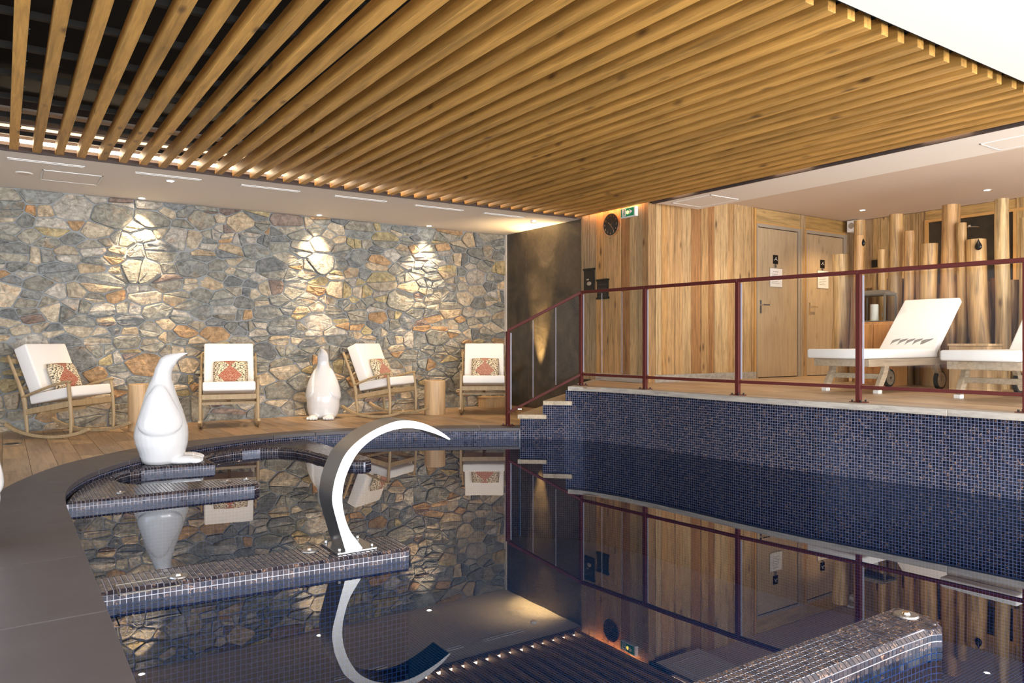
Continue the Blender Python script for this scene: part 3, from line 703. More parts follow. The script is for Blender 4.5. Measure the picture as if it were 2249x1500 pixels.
# east pool wall up to the platform, with the stepped top
def east_top(p):
    d = (p[0]-5.28)*NOSE[1]-(p[1]-7.61)*NOSE[0]
    return 0.125 if d < 0.285 else (0.295 if d < 0.56 else PL-0.045)
EF = [at(EAST, arclen(EAST), s*0.02) for s in range(int(arclen(EAST)[-1]/0.02))]
m = MB(); LE = arclen(EF)
for i in range(len(EF)-1):
    a, b = EF[i], EF[i+1]; t = east_top(((a[0]+b[0])/2, (a[1]+b[1])/2))
    m.add([(a[0], a[1], PB), (b[0], b[1], PB), (b[0], b[1], t), (a[0], a[1], t)][::-1], [(0, 1, 2, 3)], [[(LE[i], PB), (LE[i+1], PB), (LE[i+1], t), (LE[i], t)][::-1]])
ew = struct(m.build('wall_pool_east', 'mosaic', recalc=False))
# underwater bench and step
def mosaic_block(poly, z0, z1, name, mat='mosaic', label=None, cat=None):
    m = MB(); n = len(poly)
    a = sum(poly[i][0]*poly[(i+1) % n][1]-poly[(i+1) % n][0]*poly[i][1] for i in range(n))
    if a < 0: poly = poly[::-1]
    m.add([(x, y, z1) for x, y in poly], [tuple(range(n))], [[(x, y) for x, y in poly]]); L = 0
    for i in range(n):
        p, q = poly[i], poly[(i+1) % n]; d = math.hypot(q[0]-p[0], q[1]-p[1])
        m.add([(p[0], p[1], z0), (q[0], q[1], z0), (q[0], q[1], z1), (p[0], p[1], z1)], [(0, 1, 2, 3)], [[(L, z0), (L+d, z0), (L+d, z1), (L, z1)]]); L += d
    o = m.build(name, mat, recalc=False)
    if label: tag(o, label, cat)
    return o
mosaic_block([(0.37, 4.10), (1.6, 4.10), (1.6, 4.6), (0.37, 4.6)], PB, -0.62, 'underwater_bench', 'mosaic_floor', 'submerged mosaic bench behind the near tiled ledge', 'bench')
mosaic_block([(0.37, 2.7), (0.95, 2.7), (0.95, 3.70), (0.37, 3.70)], PB, -0.70, 'underwater_bench', 'mosaic_floor', 'submerged mosaic bench in front of the near tiled ledge', 'bench')
mosaic_block([(0.37, 5.2), (1.9, 5.2), (1.9, 6.06), (0.37, 6.06)], PB, -0.55, 'underwater_bench', 'mosaic_floor', 'submerged mosaic seat in front of the middle tiled ledge', 'bench')
# water
wt = MB(); wt.add([(x, y, WA) for x, y in POOL], [tuple(range(len(POOL)))])
o = wt.build('pool_water', 'water', recalc=False); tag(o, 'still dark blue pool water mirroring the room', 'water', kind='stuff')

# ---------------------------------------------------------------- tiled ledges with modelled mosaic tiles
def ledge(poly, name, label, skip_edge, step=TP):
    """solid core + tiles: top grid, rounded edge row, rows down the side"""
    n = len(poly); a = sum(poly[i][0]*poly[(i+1) % n][1]-poly[(i+1) % n][0]*poly[i][1] for i in range(n))
    if a < 0: poly = poly[::-1]
    e = tag(empty(name, (sum(p[0] for p in poly)/n, sum(p[1] for p in poly)/n, PB)), label, 'ledge')
    c = Vector(e.location)
    def off(P, d):
        out = []
        for i in range(n):
            p0, p1, p2 = P[i-1], P[i], P[(i+1) % n]
            d1 = Vector((p1[0]-p0[0], p1[1]-p0[1])).normalized(); d2 = Vector((p2[0]-p1[0], p2[1]-p1[1])).normalized()
            n1 = Vector((-d1.y, d1.x)); n2 = Vector((-d2.y, d2.x)); b = n1+n2
            if b.length < 1e-6: b = n1
            b.normalize(); k = d/max(0.5, b.dot(n1)); out.append((p1[0]+b.x*k, p1[1]+b.y*k))
        return out
    core = mosaic_block(off(poly, 0.004), PB, IS-0.026, 'core'); core.parent = e; core.location = -c
    g = MB(); g.prism(off(poly, 0.003), IS-0.07, IS-0.019); g.prism(off(poly, 0.018), IS-0.02, IS-0.004)
    o = g.build('grout_bed', 'grout', e); o.location = -c
    t = MB(); gp = 0.0017; inner = off(poly, 0.020)
    xs = [p[0] for p in poly]; ys = [p[1] for p in poly]
    x = min(xs)
    h = 0.004
    while x < max(xs):
        y = min(ys)
        while y < max(ys):
            if inside((x+step/2, y+step/2), inner):
                z = IS
                x0, x1, y0, y1 = x+gp, x+step-gp, y+gp, y+step-gp; q = 0.0016
                t.add([(x0, y0, z-h), (x1, y0, z-h), (x1, y1, z-h), (x0, y1, z-h), (x0+q, y0+q, z), (x1-q, y0+q, z), (x1-q, y1-q, z), (x0+q, y1-q, z)],
                      [(4, 5, 6, 7), (0, 1, 5, 4), (1, 2, 6, 5), (2, 3, 7, 6), (3, 0, 4, 7)])
            y += step
        x += step
    # edge rows
    PP = poly+[poly[0]]; L = arclen(PP); s = 0.0
    prof = [(0.019, 0.0), (0.0, -0.017), (0.0, -0.043), (0.0, -0.069)]
    while s+step < L[-1]:
        a_, b_ = at(PP, L, s+gp), at(PP, L, s+step-gp); s += step
        if skip_edge(((a_[0]+b_[0])/2, (a_[1]+b_[1])/2)): continue
        d = Vector((b_[0]-a_[0], b_[1]-a_[1])).normalized(); nn = Vector((-d.y, d.x))
        for (o0, z0), (o1, z1) in zip(prof, prof[1:]):
            L_ = math.hypot(o1-o0, z1-z0); f0 = gp/L_; A0 = (o0+(o1-o0)*f0, z0+(z1-z0)*f0); A1 = (o1+(o0-o1)*f0, z1+(z0-z1)*f0)
            P_ = lambda p, o_, z_: (p[0]+nn.x*o_, p[1]+nn.y*o_, IS+z_)
            fr4 = [P_(a_, *A1), P_(b_, *A1), P_(b_, *A0), P_(a_, *A0)]
            bk4 = [(x_+nn.x*0.004, y_+nn.y*0.004, z_-0.002) for x_, y_, z_ in fr4]
            t.add(fr4+bk4, [(0, 1, 2, 3), (4, 5, 1, 0), (5, 6, 2, 1), (6, 7, 3, 2), (7, 4, 0, 3)])
    o = t.build('mosaic_tiles', 'tile', e, recalc=False); o.location = -c; o['kind'] = 'stuff'
    return e
near_wall = lambda p: p[0] < 0.37
ledge([(0.34, 3.83), (1.84, 3.71), (1.875, 3.76), (1.875, 3.98), (1.855, 4.045), (0.34, 4.09)], 'tiled_ledge', 'near dark mosaic ledge in the pool carrying the curved steel water spout', near_wall)
ledge(smoothpath([(1.20, 1.515), (2.8, 1.510), (3.04, 1.480)], 3)+[(3.12, 1.52), (3.165, 1.60), (3.175, 1.68), (3.14, 1.735), (1.20, 1.735)], 'tiled_ledge', 'dark mosaic ledge at the bottom right corner with one chrome cap', lambda p: False)
pool_in = offs(INNER, -0.004)
def pin(s0, s1, n_):  # points along the pool edge between two arc fractions
    L = arclen(pool_in); return [at(pool_in, L, L[-1]*(s0+(s1-s0)*k/n_)) for k in range(n_+1)]
LP_ = arclen(pool_in)
def frac_near(p): 
    best = min(range(0, 1001), key=lambda k: math.hypot(at(pool_in, LP_, LP_[-1]*k/1000)[0]-p[0], at(pool_in, LP_, LP_[-1]*k/1000)[1]-p[1])); return best/1000
f0, f1 = frac_near((0.345, 6.15)), frac_near((2.93, 8.585))
edge_pts = pin(f0, f1, 40)
midp = [(0.36, 6.13), (0.8, 6.115), (1.3, 6.10), (1.66, 6.08), (1.71, 6.12), (1.735, 6.20), (1.73, 6.29), (1.68, 6.37), (1.58, 6.43), (1.34, 6.48), (1.0, 6.545), (0.90, 6.60), (0.82, 6.70), (0.775, 6.86), (0.77, 7.0), (0.79, 7.13), (0.84, 7.24), (0.92, 7.33), (1.04, 7.385), (1.22, 7.40), (1.64, 7.34), (1.66, 7.40), (1.645, 7.80), (1.76, 7.98), (1.93, 8.08), (2.10, 8.13), (2.28, 8.13), (2.45, 8.05), (2.55, 7.91), (2.62, 7.65), (2.66, 7.20), (2.70, 6.90), (2.77, 6.76), (2.86, 6.70), (2.95, 6.76), (2.99, 6.95), (2.98, 7.4), (2.955, 7.9), (2.93, 8.3)]
ledge(midp+edge_pts[::-1], 'tiled_ledge', 'wide curved mosaic ledge with a bay, carrying the white penguin at the pool edge', lambda p: math.hypot(*(Vector(p)-Vector(min(edge_pts, key=lambda q: (q[0]-p[0])**2+(q[1]-p[1])**2)))) < 0.02)
def cap(u, v, label, r=0.045):
    e = tag(empty('chrome_cap', (u, v, IS)), label, 'cap', 'chrome caps on the tiled ledges')
    MB().cyl((0, 0, -0.001), (0, 0, 0.006), r, r*0.9, n=24).build('plate', 'steel', e); MB().cyl((0, 0, 0.006), (0, 0, 0.014), r*0.35, r*0.25, n=16).build('button', 'chrome', e)
def upz(x, y, z): Y = (z-CAMZ)*1648/(752-y); X = (x-1124.5)*Y/1648; return 0.8271389*X+0.5619975*Y, -0.5619975*X+0.8271389*Y
cap(*upz(393, 1266, IS), 'round chrome cap on the near ledge, at its left end')
cap(*upz(680, 1210, IS), 'round chrome cap on the near ledge beside the steel spout')
cap(*upz(265, 1082, IS), 'round chrome cap on the curved ledge near the front left', 0.035)
cap(*upz(500, 1058, IS), 'round chrome cap near the rounded tip of the middle ledge, left of its neighbour', 0.045)
cap(*upz(541, 1053, IS), 'round chrome cap at the very tip of the middle ledge', 0.03)
cap(*upz(1990, 1351, IS), 'round chrome cap on the bottom right ledge', 0.05)
e = tag(empty('overflow_grate', (*upz(325, 1286, IS), IS)), 'square tiled hatch set in the left end of the near ledge', 'hatch')
g = MB(); g.box(-0.13, 0.13, -0.085, -0.08, 0, 0.004); g.box(-0.13, 0.13, 0.08, 0.085, 0, 0.004); g.box(-0.13, -0.125, -0.085, 0.085, 0, 0.004); g.box(0.125, 0.13, -0.085, 0.085, 0, 0.004); g.build('frame', 'zinc', e)

# ---------------------------------------------------------------- steel water spout
OUTL = [(1.520, -1.118), (1.474, -0.963), (1.446, -0.851), (1.450, -0.777), (1.471, -0.696), (1.525, -0.590), (1.633, -0.505), (1.773, -0.449), (1.880, -0.438), (1.998, -0.466), (2.101, -0.519), (2.162, -0.563)]
INL = [(1.619, -1.118), (1.587, -1.073), (1.543, -1.007), (1.512, -0.919), (1.501, -0.833), (1.512, -0.749), (1.543, -0.669), (1.597, -0.588), (1.688, -0.522), (1.802, -0.486), (1.919, -0.485), (2.050, -0.521), (2.156, -0.569)]
OL = smoothpath(OUTL, 5); IL = smoothpath(INL, 5); LOo, LIi = arclen(OL), arclen(IL); NS = 60
spt = tag(empty('water_spout', (1.58, 3.92, IS)), 'curved swan neck stainless steel water spout on the near tiled ledge', 'fountain')
m = MB(); vf, vb = 3.821, 4.021; ring = []
for k in range(NS+1):
    a = at(OL, LOo, LOo[-1]*k/NS); b = at(IL, LIi, LIi[-1]*k/NS)
    ring.append([(a[0], vf, a[1]+CAMZ), (b[0], vf, b[1]+CAMZ), (b[0], vb, b[1]+CAMZ), (a[0], vb, a[1]+CAMZ)])
m.rings([[Vector(p) for p in r_] for r_ in ring]); o = m.build('swan_neck', 'steel', spt, bevel=0.0); o.location = -Vector(spt.location)
for p in o.data.polygons: p.use_smooth = True
o.data.set_sharp_from_angle(angle=math.radians(40))
o = MB().box(-0.115, 0.11, -0.125, 0.125, 0.0, 0.010).build('base_plate', 'steel', spt, bevel=0.002)
for sx in (-0.095, 0.09):
    for sy in (-0.10, 0.10):
        b = MB(); b.cyl((sx, sy, 0.01), (sx, sy, 0.024), 0.009, n=10); b.ell((sx, sy, 0.024), (0.009, 0.009, 0.006), n=10, m=6); b.build('bolt', 'chrome', spt, True)

# ---------------------------------------------------------------- platform and steps
nose_at = lambda p, u: p[1]+(u-p[0])*NOSE[1]/NOSE[0]
S1, S2, S3 = (5.28, 7.61), (5.52, 7.41), (5.75, 7.20)
EN = offs(EAST, 0.035)[0:]
EN = [(x-0.0, y) for x, y in EN]
def east_u(v): return interp(EAST, v, 1, 0)
core_poly = [p for p in EAST if p[1] < 7.19]
# offset inwards so the solid stays behind the mosaic
plat = struct(MB().prism([(5.79, 7.20)]+[(x+0.02, y) for x, y in core_poly]+[(12.0, -1.6), (12.0, 7.4), (U1+0.05, 7.4), (U1+0.05, nose_at(S3, U1+0.05))], 0.0, PL-0.014).build('floor', 'joint'))
def plat_clip(u0, u1, a, b): return (east_u(a)-0.0, a), (east_u(b)-0.0, b)
def nose_clip(u0, u1, a, b): return (U1, nose_at(S3, U1)), S3     # keep the side below the nose line
u = 5.6; PFL = [(0.52, 0.36, 0.22), (0.47, 0.32, 0.19), (0.56, 0.40, 0.25), (0.44, 0.31, 0.20), (0.50, 0.37, 0.25)]
while u < 11.85:
    u1 = min(u+0.2, 11.85)
    v1 = nose_at(S3, u1)-0.02 if u1 <= U1 else 7.3
    v1 = min(v1, 8.30)
    cl = [lambda u0, u1_, a, b: ((east_u(b)+0.03, b), (east_u(a)+0.03, a))] if u < 7.0 else []
    if u < U1: cl.append(lambda u0, u1_, a, b: ((U1+0.1, nose_at(S3, U1+0.1)-0.03), (S3[0], S3[1]-0.03)))
    if u < U1 < u1: v1 = 7.3
    plank_col(plat, u, u1, -1.5, v1, 1.2, PL, 0.014, cl, cols=PFL); u = u1
# risers and treads
steps = tag(empty('staircase', (5.6, 7.6, 0)), 'short flight of three grey wooden steps from the deck up to the platform', 'stairs')
def along(p, u): return (u, nose_at(p, u))
sc = -Vector(steps.location)
for (p, q, zt) in ((S1, S2, 0.172), (S2, S3, 0.343)):
    far = U1-0.01
    pi_ = (p[0]+0.055, p[1]+0.035); qi_ = (q[0]+0.055, q[1]+0.035)
    o = MB().prism([pi_, qi_, along(q, far), along(p, far)], 0.0, zt-0.052).build('riser', 'greyplank', steps); o.location = sc
    pn = (p[0]-0.03, p[1]-0.005)
    o = MB().prism([pn, (q[0]-0.0, q[1]-0.04), (q[0]+0.012, q[1]), along((q[0]+0.012, q[1]), far), along((pn[0], pn[1]+0.02), far)], zt-0.052, zt).build('tread', M['plank'], steps, bevel=0.003, seg=1, col=(0.50, 0.40, 0.28)); o.location = sc
o = MB().prism([(5.80, 7.235), (5.86, 7.20), along((5.83, 7.22), U1-0.01), along(S3, U1-0.01)], 0.34, PL-0.04).build('riser', 'greyplank', steps); o.location = sc
o = MB().prism([(S3[0]-0.03, S3[1]-0.01), (S3[0]+0.02, S3[1]-0.07), (S3[0]+0.12, S3[1]+0.0), along((S3[0]+0.12, S3[1]), U1-0.01), along((S3[0]-0.03, S3[1]+0.01), U1-0.01)], PL-0.052, PL+0.003).build('nosing', 'greyplank', steps, bevel=0.003, seg=1); o.location = sc
# platform edge boards
edge = tag(empty('platform_edge', (6.0, 5.0, PL)), 'weathered grey wooden edging along the raised platform above the mosaic', 'edging')
EA = [p for p in EAST if p[1] <= 7.20]; LA = arclen(EA); s = 0.0; seglen = [0.42, 0.30, 0.72, 1.55, 1.25, 0.65, 1.2, 1.2, 1.2, 1.2]
OE = offs(EA, 0.0)
IA = [(x-0.055, y) for x, y in EA]; OA = [(x+0.10, y) for x, y in EA]; LIA, LOA = arclen(IA), arclen(OA)
for d in seglen:
    e0, e1 = s/LA[-1], min(1, (s+d)/LA[-1]); s += d
    if e0 >= 1: break
    ins = [at(IA, LIA, LIA[-1]*(e0+(e1-e0)*t/5)+(0.001 if t == 0 else (-0.001 if t == 5 else 0))) for t in range(6)]
    ots = [at(OA, LOA, LOA[-1]*(e0+(e1-e0)*t/5)+(0.001 if t == 0 else (-0.001 if t == 5 else 0))) for t in range(6)]
    o = MB().prism(ins+ots[::-1], PL-0.050, PL+0.004).build('edge_board', 'greyplank', edge, bevel=0.003, seg=1); o.location = (-6.0, -5.0, -PL)

# ---------------------------------------------------------------- railing
rl = tag(empty('railing', (6.04, 7.3, PL)), 'dark red metal railing with glass panes along the platform edge and down the steps', 'railing')
rc = -Vector(rl.location)
PO = [(5.305, 7.90, 0.004), (6.02, 7.31, PL), (6.10, 6.26, PL), (6.20, 5.03, PL), (6.36, 3.82, PL), (6.47, 2.53, PL), (6.62, 1.1, PL)]
ZT, ZB = 1.69, 0.66
def rp(name, mb, mat='red', **k): o = mb.build(name, mat, rl, **k); o.location = rc; return o
for i, (x, y, z) in enumerate(PO):
    top = ZT if i else 1.21
    m = MB(); m.box(x-0.022, x-0.002, y-0.022, y+0.022, z, top-0.01); m.box(x+0.004, x+0.022, y-0.018, y+0.018, z, top-0.01); rp('post', m, bevel=0.002, seg=1)
    m = MB(); m.box(x-0.06, x+0.06, y-0.06, y+0.06, z, z+0.009); rp('foot_plate', m)
    for sx, sy in ((-0.04, -0.04), (0.04, 0.04), (-0.04, 0.04), (0.04, -0.04)): rp('bolt', MB().cyl((x+sx, y+sy, z+0.008), (x+sx, y+sy, z+0.026), 0.009, n=8), 'blackmetal')
tops = [(PO[0][0], PO[0][1], 1.21)]+[(x, y, ZT) for x, y, z in PO[1:]]
bots = [(PO[0][0], PO[0][1], 0.17)]+[(x, y, ZB) for x, y, z in PO[1:]]
for i in range(len(PO)-1):
    a, b = Vector(tops[i]), Vector(tops[i+1]); d = (b-a); d.z = 0; sd = Vector((-d.y, d.x, 0))
    rp('top_rail', MB().sweep([a, b], 0.05, 0.035, sd), bevel=0.003, seg=1)
    c, e_ = Vector(bots[i]), Vector(bots[i+1]); rp('bottom_rail', MB().sweep([c, e_], 0.035, 0.030, sd), bevel=0.002, seg=1)
    nseg = 3 if i < 2 else 1; dn = d.normalized()*0.03; nn = sd.normalized()*0.004
    A0, A1, B0, B1 = c+dn+Vector((0, 0, 0.03)), e_-dn+Vector((0, 0, 0.03)), a+dn-Vector((0, 0, 0.03)), b-dn-Vector((0, 0, 0.03))
    for k in range(nseg):
        t0, t1 = k/nseg, (k+1)/nseg; q = [A0.lerp(A1, t0), A0.lerp(A1, t1), B0.lerp(B1, t1), B0.lerp(B1, t0)]
        if k < nseg-1: q[1] = A0.lerp(A1, t1-0.006); q[2] = B0.lerp(B1, t1-0.006)
        rp('glass_pane', MB().add([p-nn for p in q]+[p+nn for p in q], [(0, 1, 2, 3), (7, 6, 5, 4), (0, 4, 5, 1), (1, 5, 6, 2), (2, 6, 7, 3), (3, 7, 4, 0)]), 'glass')
        if k: rp('pane_seal', MB().sweep([q[0]-nn*0.3, q[3]-nn*0.3], 0.004, 0.006, sd), 'seal')
    rp('pane_seal', MB().sweep([A0+dn*0.3, B0+dn*0.3], 0.006, 0.014, sd), 'seal')

# ---------------------------------------------------------------- clock, exit sign, boxes on the clock wall
X0 = U1-0.026
e = tag(empty('wall_clock', (X0, 7.908, 1.646+CAMZ)), 'round black wall clock with a thin gold rim on the wooden wall', 'clock')
cr = 0.160
MB().cyl((0, 0, 0), (-0.03, 0, 0), cr, n=48).build('case', 'gold', e, False)
MB().cyl((-0.03, 0, 0), (-0.032, 0, 0), cr*0.94, n=48).build('face', plain('clock_face', (0.022, 0.020, 0.018), 0.25), e)
for h_ in range(1, 13):
    a = h_*math.pi/6; fc = bpy.data.curves.new('numeral', 'FONT'); fc.body = str(h_); fc.size = 0.042; fc.align_x = 'CENTER'; fc.align_y = 'CENTER'; fc.extrude = 0.0006
    o = bpy.data.objects.new('numeral', fc); COL.objects.link(o); o.parent = e; fc.materials.append(M['gold'])
    o2 = bpy.data.objects.new('numeral', bpy.data.meshes.new_from_object(o)); bpy.data.objects.remove(o); o = o2; COL.objects.link(o); o.parent = e
    o.location = (-0.0335, -math.sin(a)*cr*0.76, math.cos(a)*cr*0.76); o.rotation_euler = (math.pi/2, 0, -math.pi/2)
for nm, ang, ln, wd_ in (('minute_hand', 141, 0.115, 0.006), ('hour_hand', 306, 0.065, 0.008), ('second_hand', 62, 0.10, 0.002)):
    a = math.radians(ang); MB().sweep([(-0.036, math.sin(a)*0.02, -math.cos(a)*0.02), (-0.036, -math.sin(a)*ln, math.cos(a)*ln)], wd_, 0.002, (0, math.cos(a), math.sin(a))).build(nm, 'gold', e)
e = tag(empty('exit_sign', (X0, 7.536, 1.768+CAMZ)), 'green and white emergency exit sign with running figure beside the clock', 'sign')
MB().box(-0.055, 0, -0.145, 0.145, -0.068, 0.062).build('case', 'white', e, bevel=0.004); MB().box(-0.058, -0.054, -0.120, 0.135, -0.056, 0.052).build('panel', 'green', e)
g = MB(); g.box(-0.060, -0.0575, 0.035, 0.110, -0.050, 0.046); g.build('door_shape', 'paper', e)
g = MB(); X_ = -0.0605
def fig(pts, w_): g.sweep([(X_, y, z) for y, z in pts], w_, 0.002, (0, 1, 0)) if False else None
def bar(mb, y0, z0, y1, z1, t):
    d = Vector((y1-y0, z1-z0)).normalized(); n_ = Vector((-d.y, d.x))*t/2
    q = [(y0+n_.x, z0+n_.y), (y0-n_.x, z0-n_.y), (y1-n_.x, z1-n_.y), (y1+n_.x, z1+n_.y)]
    mb.add([(X_, *p) for p in q]+[(X_-0.0015, *p) for p in q], [(0, 1, 2, 3), (7, 6, 5, 4), (0, 4, 5, 1), (1, 5, 6, 2), (2, 6, 7, 3), (3, 7, 4, 0)])
bar(g, 0.062, 0.018, 0.070, -0.012, 0.014); bar(g, 0.070, -0.012, 0.050, -0.024, 0.008); bar(g, 0.050, -0.024, 0.056, -0.044, 0.007); bar(g, 0.070, -0.010, 0.084, -0.030, 0.008); bar(g, 0.084, -0.030, 0.100, -0.036, 0.007)
bar(g, 0.062, 0.014, 0.045, 0.002, 0.006); bar(g, 0.064, 0.014, 0.086, 0.010, 0.006); g.cyl((X_, 0.056, 0.031), (X_-0.0015, 0.056, 0.031), 0.009, n=12)
g.build('running_figure', 'green', e)
g = MB(); g.add([(X_, -0.030, -0.038), (X_, -0.098, 0.0), (X_, -0.030, 0.038), (X_, -0.052, 0.0)], [(0, 1, 2, 3)]); bar(g, 0.03, 0, -0.06, 0, 0.022); g.build('arrow', 'paper', e)
MB().ell((-0.060, 0.0, -0.004), (0.004, 0.026, 0.024)).build('bulb', 'exitglow', e, True)
for (va, vb_, za, zb, lab, nm) in ((8.514, 8.29, 1.075, 0.735, 'tall black hanging sign board with a dim picture on the wooden wall below the clock', 1), (8.219, 7.985, 0.90, 0.615, 'smaller black slatted board on the wooden wall right of the tall one', 2)):
    e = tag(empty('black_board', (X0, (va+vb_)/2, zb+CAMZ)), lab, 'board'); h = (va-vb_)/2; H = za-zb
    MB().box(-0.018, 0, -h, h, 0, H).build('panel', 'blackmetal', e, bevel=0.002, seg=1); MB().box(-0.035, 0, -h-0.015, h, H-0.025, H).build('top_lip', 'blackmetal', e)
    if nm == 2:
        for k in range(4): MB().box(-0.022, -0.018, -h+0.02, h-0.02, 0.03+k*0.055, 0.05+k*0.055).build('slat', 'batten', e)
        MB().box(-0.035, 0, -h-0.015, h, 0, 0.03).build('bottom_lip', 'blackmetal', e)
    else:
        g = MB(); g.ell((-0.018, -0.01, 0.12), (0.006, 0.05, 0.03)); g.ell((-0.018, 0.02, 0.18), (0.006, 0.03, 0.012)); g.build('picture', 'jamb', e, True)

# ---------------------------------------------------------------- log screen
LG = [(0.60, 0.38, 0.16), (0.64, 0.43, 0.20), (0.55, 0.33, 0.13), (0.66, 0.47, 0.25), (0.52, 0.29, 0.11)]
rlg = random.Random(4)
def log(u, va, vb_, top, lean=0.0, label='', tilt=0.0):
    r = (va-vb_)/2*0.94; vc = (va+vb_)/2; z0 = PL; H = top-z0; n = 18; rings = []
    ph = rlg.uniform(0, 6); a1, a2 = rlg.uniform(0.02, 0.06), rlg.uniform(0.02, 0.05)
    K = 14
    for k in range(K+1):
        t = k/K; z = H*t; wob = math.sin(ph+t*5)*r*0.10; wo2 = math.cos(ph*1.3+t*7)*r*0.10
        rings.append([Vector((wo2+math.cos(2*math.pi*j/n)*r*(1+a1*math.sin(3*2*math.pi*j/n+ph)+a2*math.sin(t*9+j)), wob+lean*t+math.sin(2*math.pi*j/n)*r*(1.04-0.06*t)*(1+a2*math.sin(2*2*math.pi*j/n+ph+t*3)), z+(tilt*math.sin(2*math.pi*j/n)*r if k == K else 0))) for j in range(n)])
    o = MB().rings(rings).build('peeled_log', 'log', None, True, col=rlg.choice(LG)); o.location = (u, vc, z0)
    o.data.set_sharp_from_angle(angle=math.radians(50)); o.rotation_euler = (0, 0, 0)
    tag(o, label, 'log', 'peeled logs of the log screen'); return o
FR = [(6.133, 5.902, 1.21, 'wide short log at the left end of the log screen, before the right door'), (5.875, 5.724, 1.66, 'tall pale log reaching the ceiling at the left of the log screen'), (5.776, 5.640, 1.43, 'log with a black drop hook, left one of two'), (5.608, 5.500, 0.92, 'thin short log above the lantern'), (5.490, 5.385, 1.22, 'thin mid height log just right of the lantern'), (5.383, 5.205, 1.67, 'thick ceiling high log between lantern and lounger backrest'), (5.143, 5.015, 1.42, 'slim log with a pointed pale flank behind the lounger backrest'), (5.038, 4.940, 0.94, 'short thin log behind the lounger backrest'), (4.941, 4.725, 1.23, 'broad log with a domed top left of the dark opening'), (4.718, 4.498, 1.69, 'thickest ceiling high log, in the middle of the dark opening'), (4.500, 4.380, 1.44, 'slim straight log right of the thickest log'), (4.363, 4.133, 1.22, 'leaning broad log carrying the right black drop hook'), (4.074, 3.915, 1.66, 'ceiling high smooth log right of the shower head'), (3.855, 3.72, 1.42, 'log at the right edge of the picture with a stepped side'), (3.70, 3.50, 1.66, 'log past the right edge of the picture')]
for i, (a, b, t, lab) in enumerate(FR):
    if i == 11: log(9.56, a-0.06, b-0.06, t+CAMZ, 0.09, lab)
    else: log((9.50 if i == 2 else 9.58+(0.08 if i % 2 else 0)), a, b, t+CAMZ, 0.0, lab)
v = 6.0; k = 0; ORD = ['first', 'second', 'third', 'fourth', 'fifth', 'sixth', 'seventh', 'eighth', 'ninth', 'tenth', 'eleventh', 'twelfth', 'thirteenth', 'fourteenth', 'fifteenth', 'sixteenth', 'seventeenth', 'eighteenth', 'nineteenth', 'twentieth']
while v > 3.5:
    d = rlg.uniform(0.13, 0.19); log(9.84, v, v-d, CAMZ+rlg.uniform(0.70, 0.86), 0.0, ORD[k]+' short log from the left in the back row of the log screen'); v -= d*0.98; k += 1
def hook(u, x, y, label):
    v_, z = onu(x, y, u); e = empty('drop_hook', (u, v_, z)); tag(e, label, 'hook')
    rs = []
    for t, r in ((-0.055, 0.004), (-0.05, 0.022), (-0.03, 0.038), (-0.005, 0.040), (0.025, 0.026), (0.05, 0.012), (0.075, 0.003)):
        rs.append([Vector((math.cos(j*math.pi/8)*r*0.6, math.sin(j*math.pi/8)*r, t)) for j in range(16)])
    MB().rings(rs).build('drop', 'blackmetal', e, True); MB().cyl((0, 0, 0), (0.06, 0, 0), 0.008, n=8).build('pin', 'blackmetal', e)
hook(9.50, 1894, 532, 'black teardrop hook on the log at the left of the log screen')
hook(9.45, 2149, 539, 'black teardrop hook on the leaning log in front of the dark opening')

# ---------------------------------------------------------------- cabinet, lantern, candle, tables, stumps
e = tag(empty('storage_cabinet', (9.25, 5.27, PL)), 'orange stained wooden cabinet under the lantern behind the lounger', 'cabinet')
MB().box(-0.16, 0.16, -0.26, 0.24, 0.0, 0.80).build('body', 'cabinet', e, bevel=0.006)
for a, b in ((-0.25, -0.012), (0.006, 0.235)): MB().box(-0.172, -0.16, a, b, 0.03, 0.77).build('door', 'cabinet', e, bevel=0.003, seg=1)
e = tag(empty('lantern', (9.22, 5.31, PL+0.80)), 'aged metal lantern with glass sides on the orange cabinet', 'lantern'); w2, L2, H2 = 0.13, 0.19, 0.345
g = MB()
g.box(-w2, w2, -L2, L2, 0.0, 0.014); g.box(-w2, w2, -L2, L2, H2-0.014, H2)
g.build('base_and_top', 'zinc', e, bevel=0.002, seg=1)
for sx in (-1, 1):
    for sy in (-1, 1): MB().box(sx*w2-0.009, sx*w2+0.009, sy*L2-0.009, sy*L2+0.009, 0.012, H2-0.01).build('upright', 'zinc', e)
g = MB(); g.rings([[Vector((x*s_, y*s_, z)) for x, y in ((-w2, -L2), (w2, -L2), (w2, L2), (-w2, L2))] for s_, z in ((1.08, H2), (1.05, H2+0.02), (0.72, H2+0.045), (0.70, H2+0.055))]); g.build('roof', 'zinc', e)
for sy in (-1, 1): MB().box(-w2+0.01, w2-0.01, sy*L2-0.002, sy*L2+0.002, 0.014, H2-0.014).build('glass_side', 'glass', e)
for sx in (-1, 1): MB().box(sx*w2-0.002, sx*w2+0.002, -L2+0.01, L2-0.01, 0.014, H2-0.014).build('glass_side', 'glass', e)
MB().box(-w2-0.014, -w2-0.008, -L2+0.02, -L2+0.03, 0.06, 0.11).build('latch', 'zinc', e)
e = tag(empty('candle', (9.22, 5.33, PL+0.815)), 'thick cream pillar candle inside the lantern', 'candle')
MB().cyl((0, 0, 0), (0, 0, 0.21), 0.05, 0.048, n=24).build('wax', 'candle', e, False); MB().cyl((0, 0, 0.21), (0.003, 0, 0.225), 0.002, n=6).build('wick', 'rubber', e)
e = tag(empty('side_table', (8.87, 3.97, PL)), 'square pale wooden block table between the two loungers', 'table')
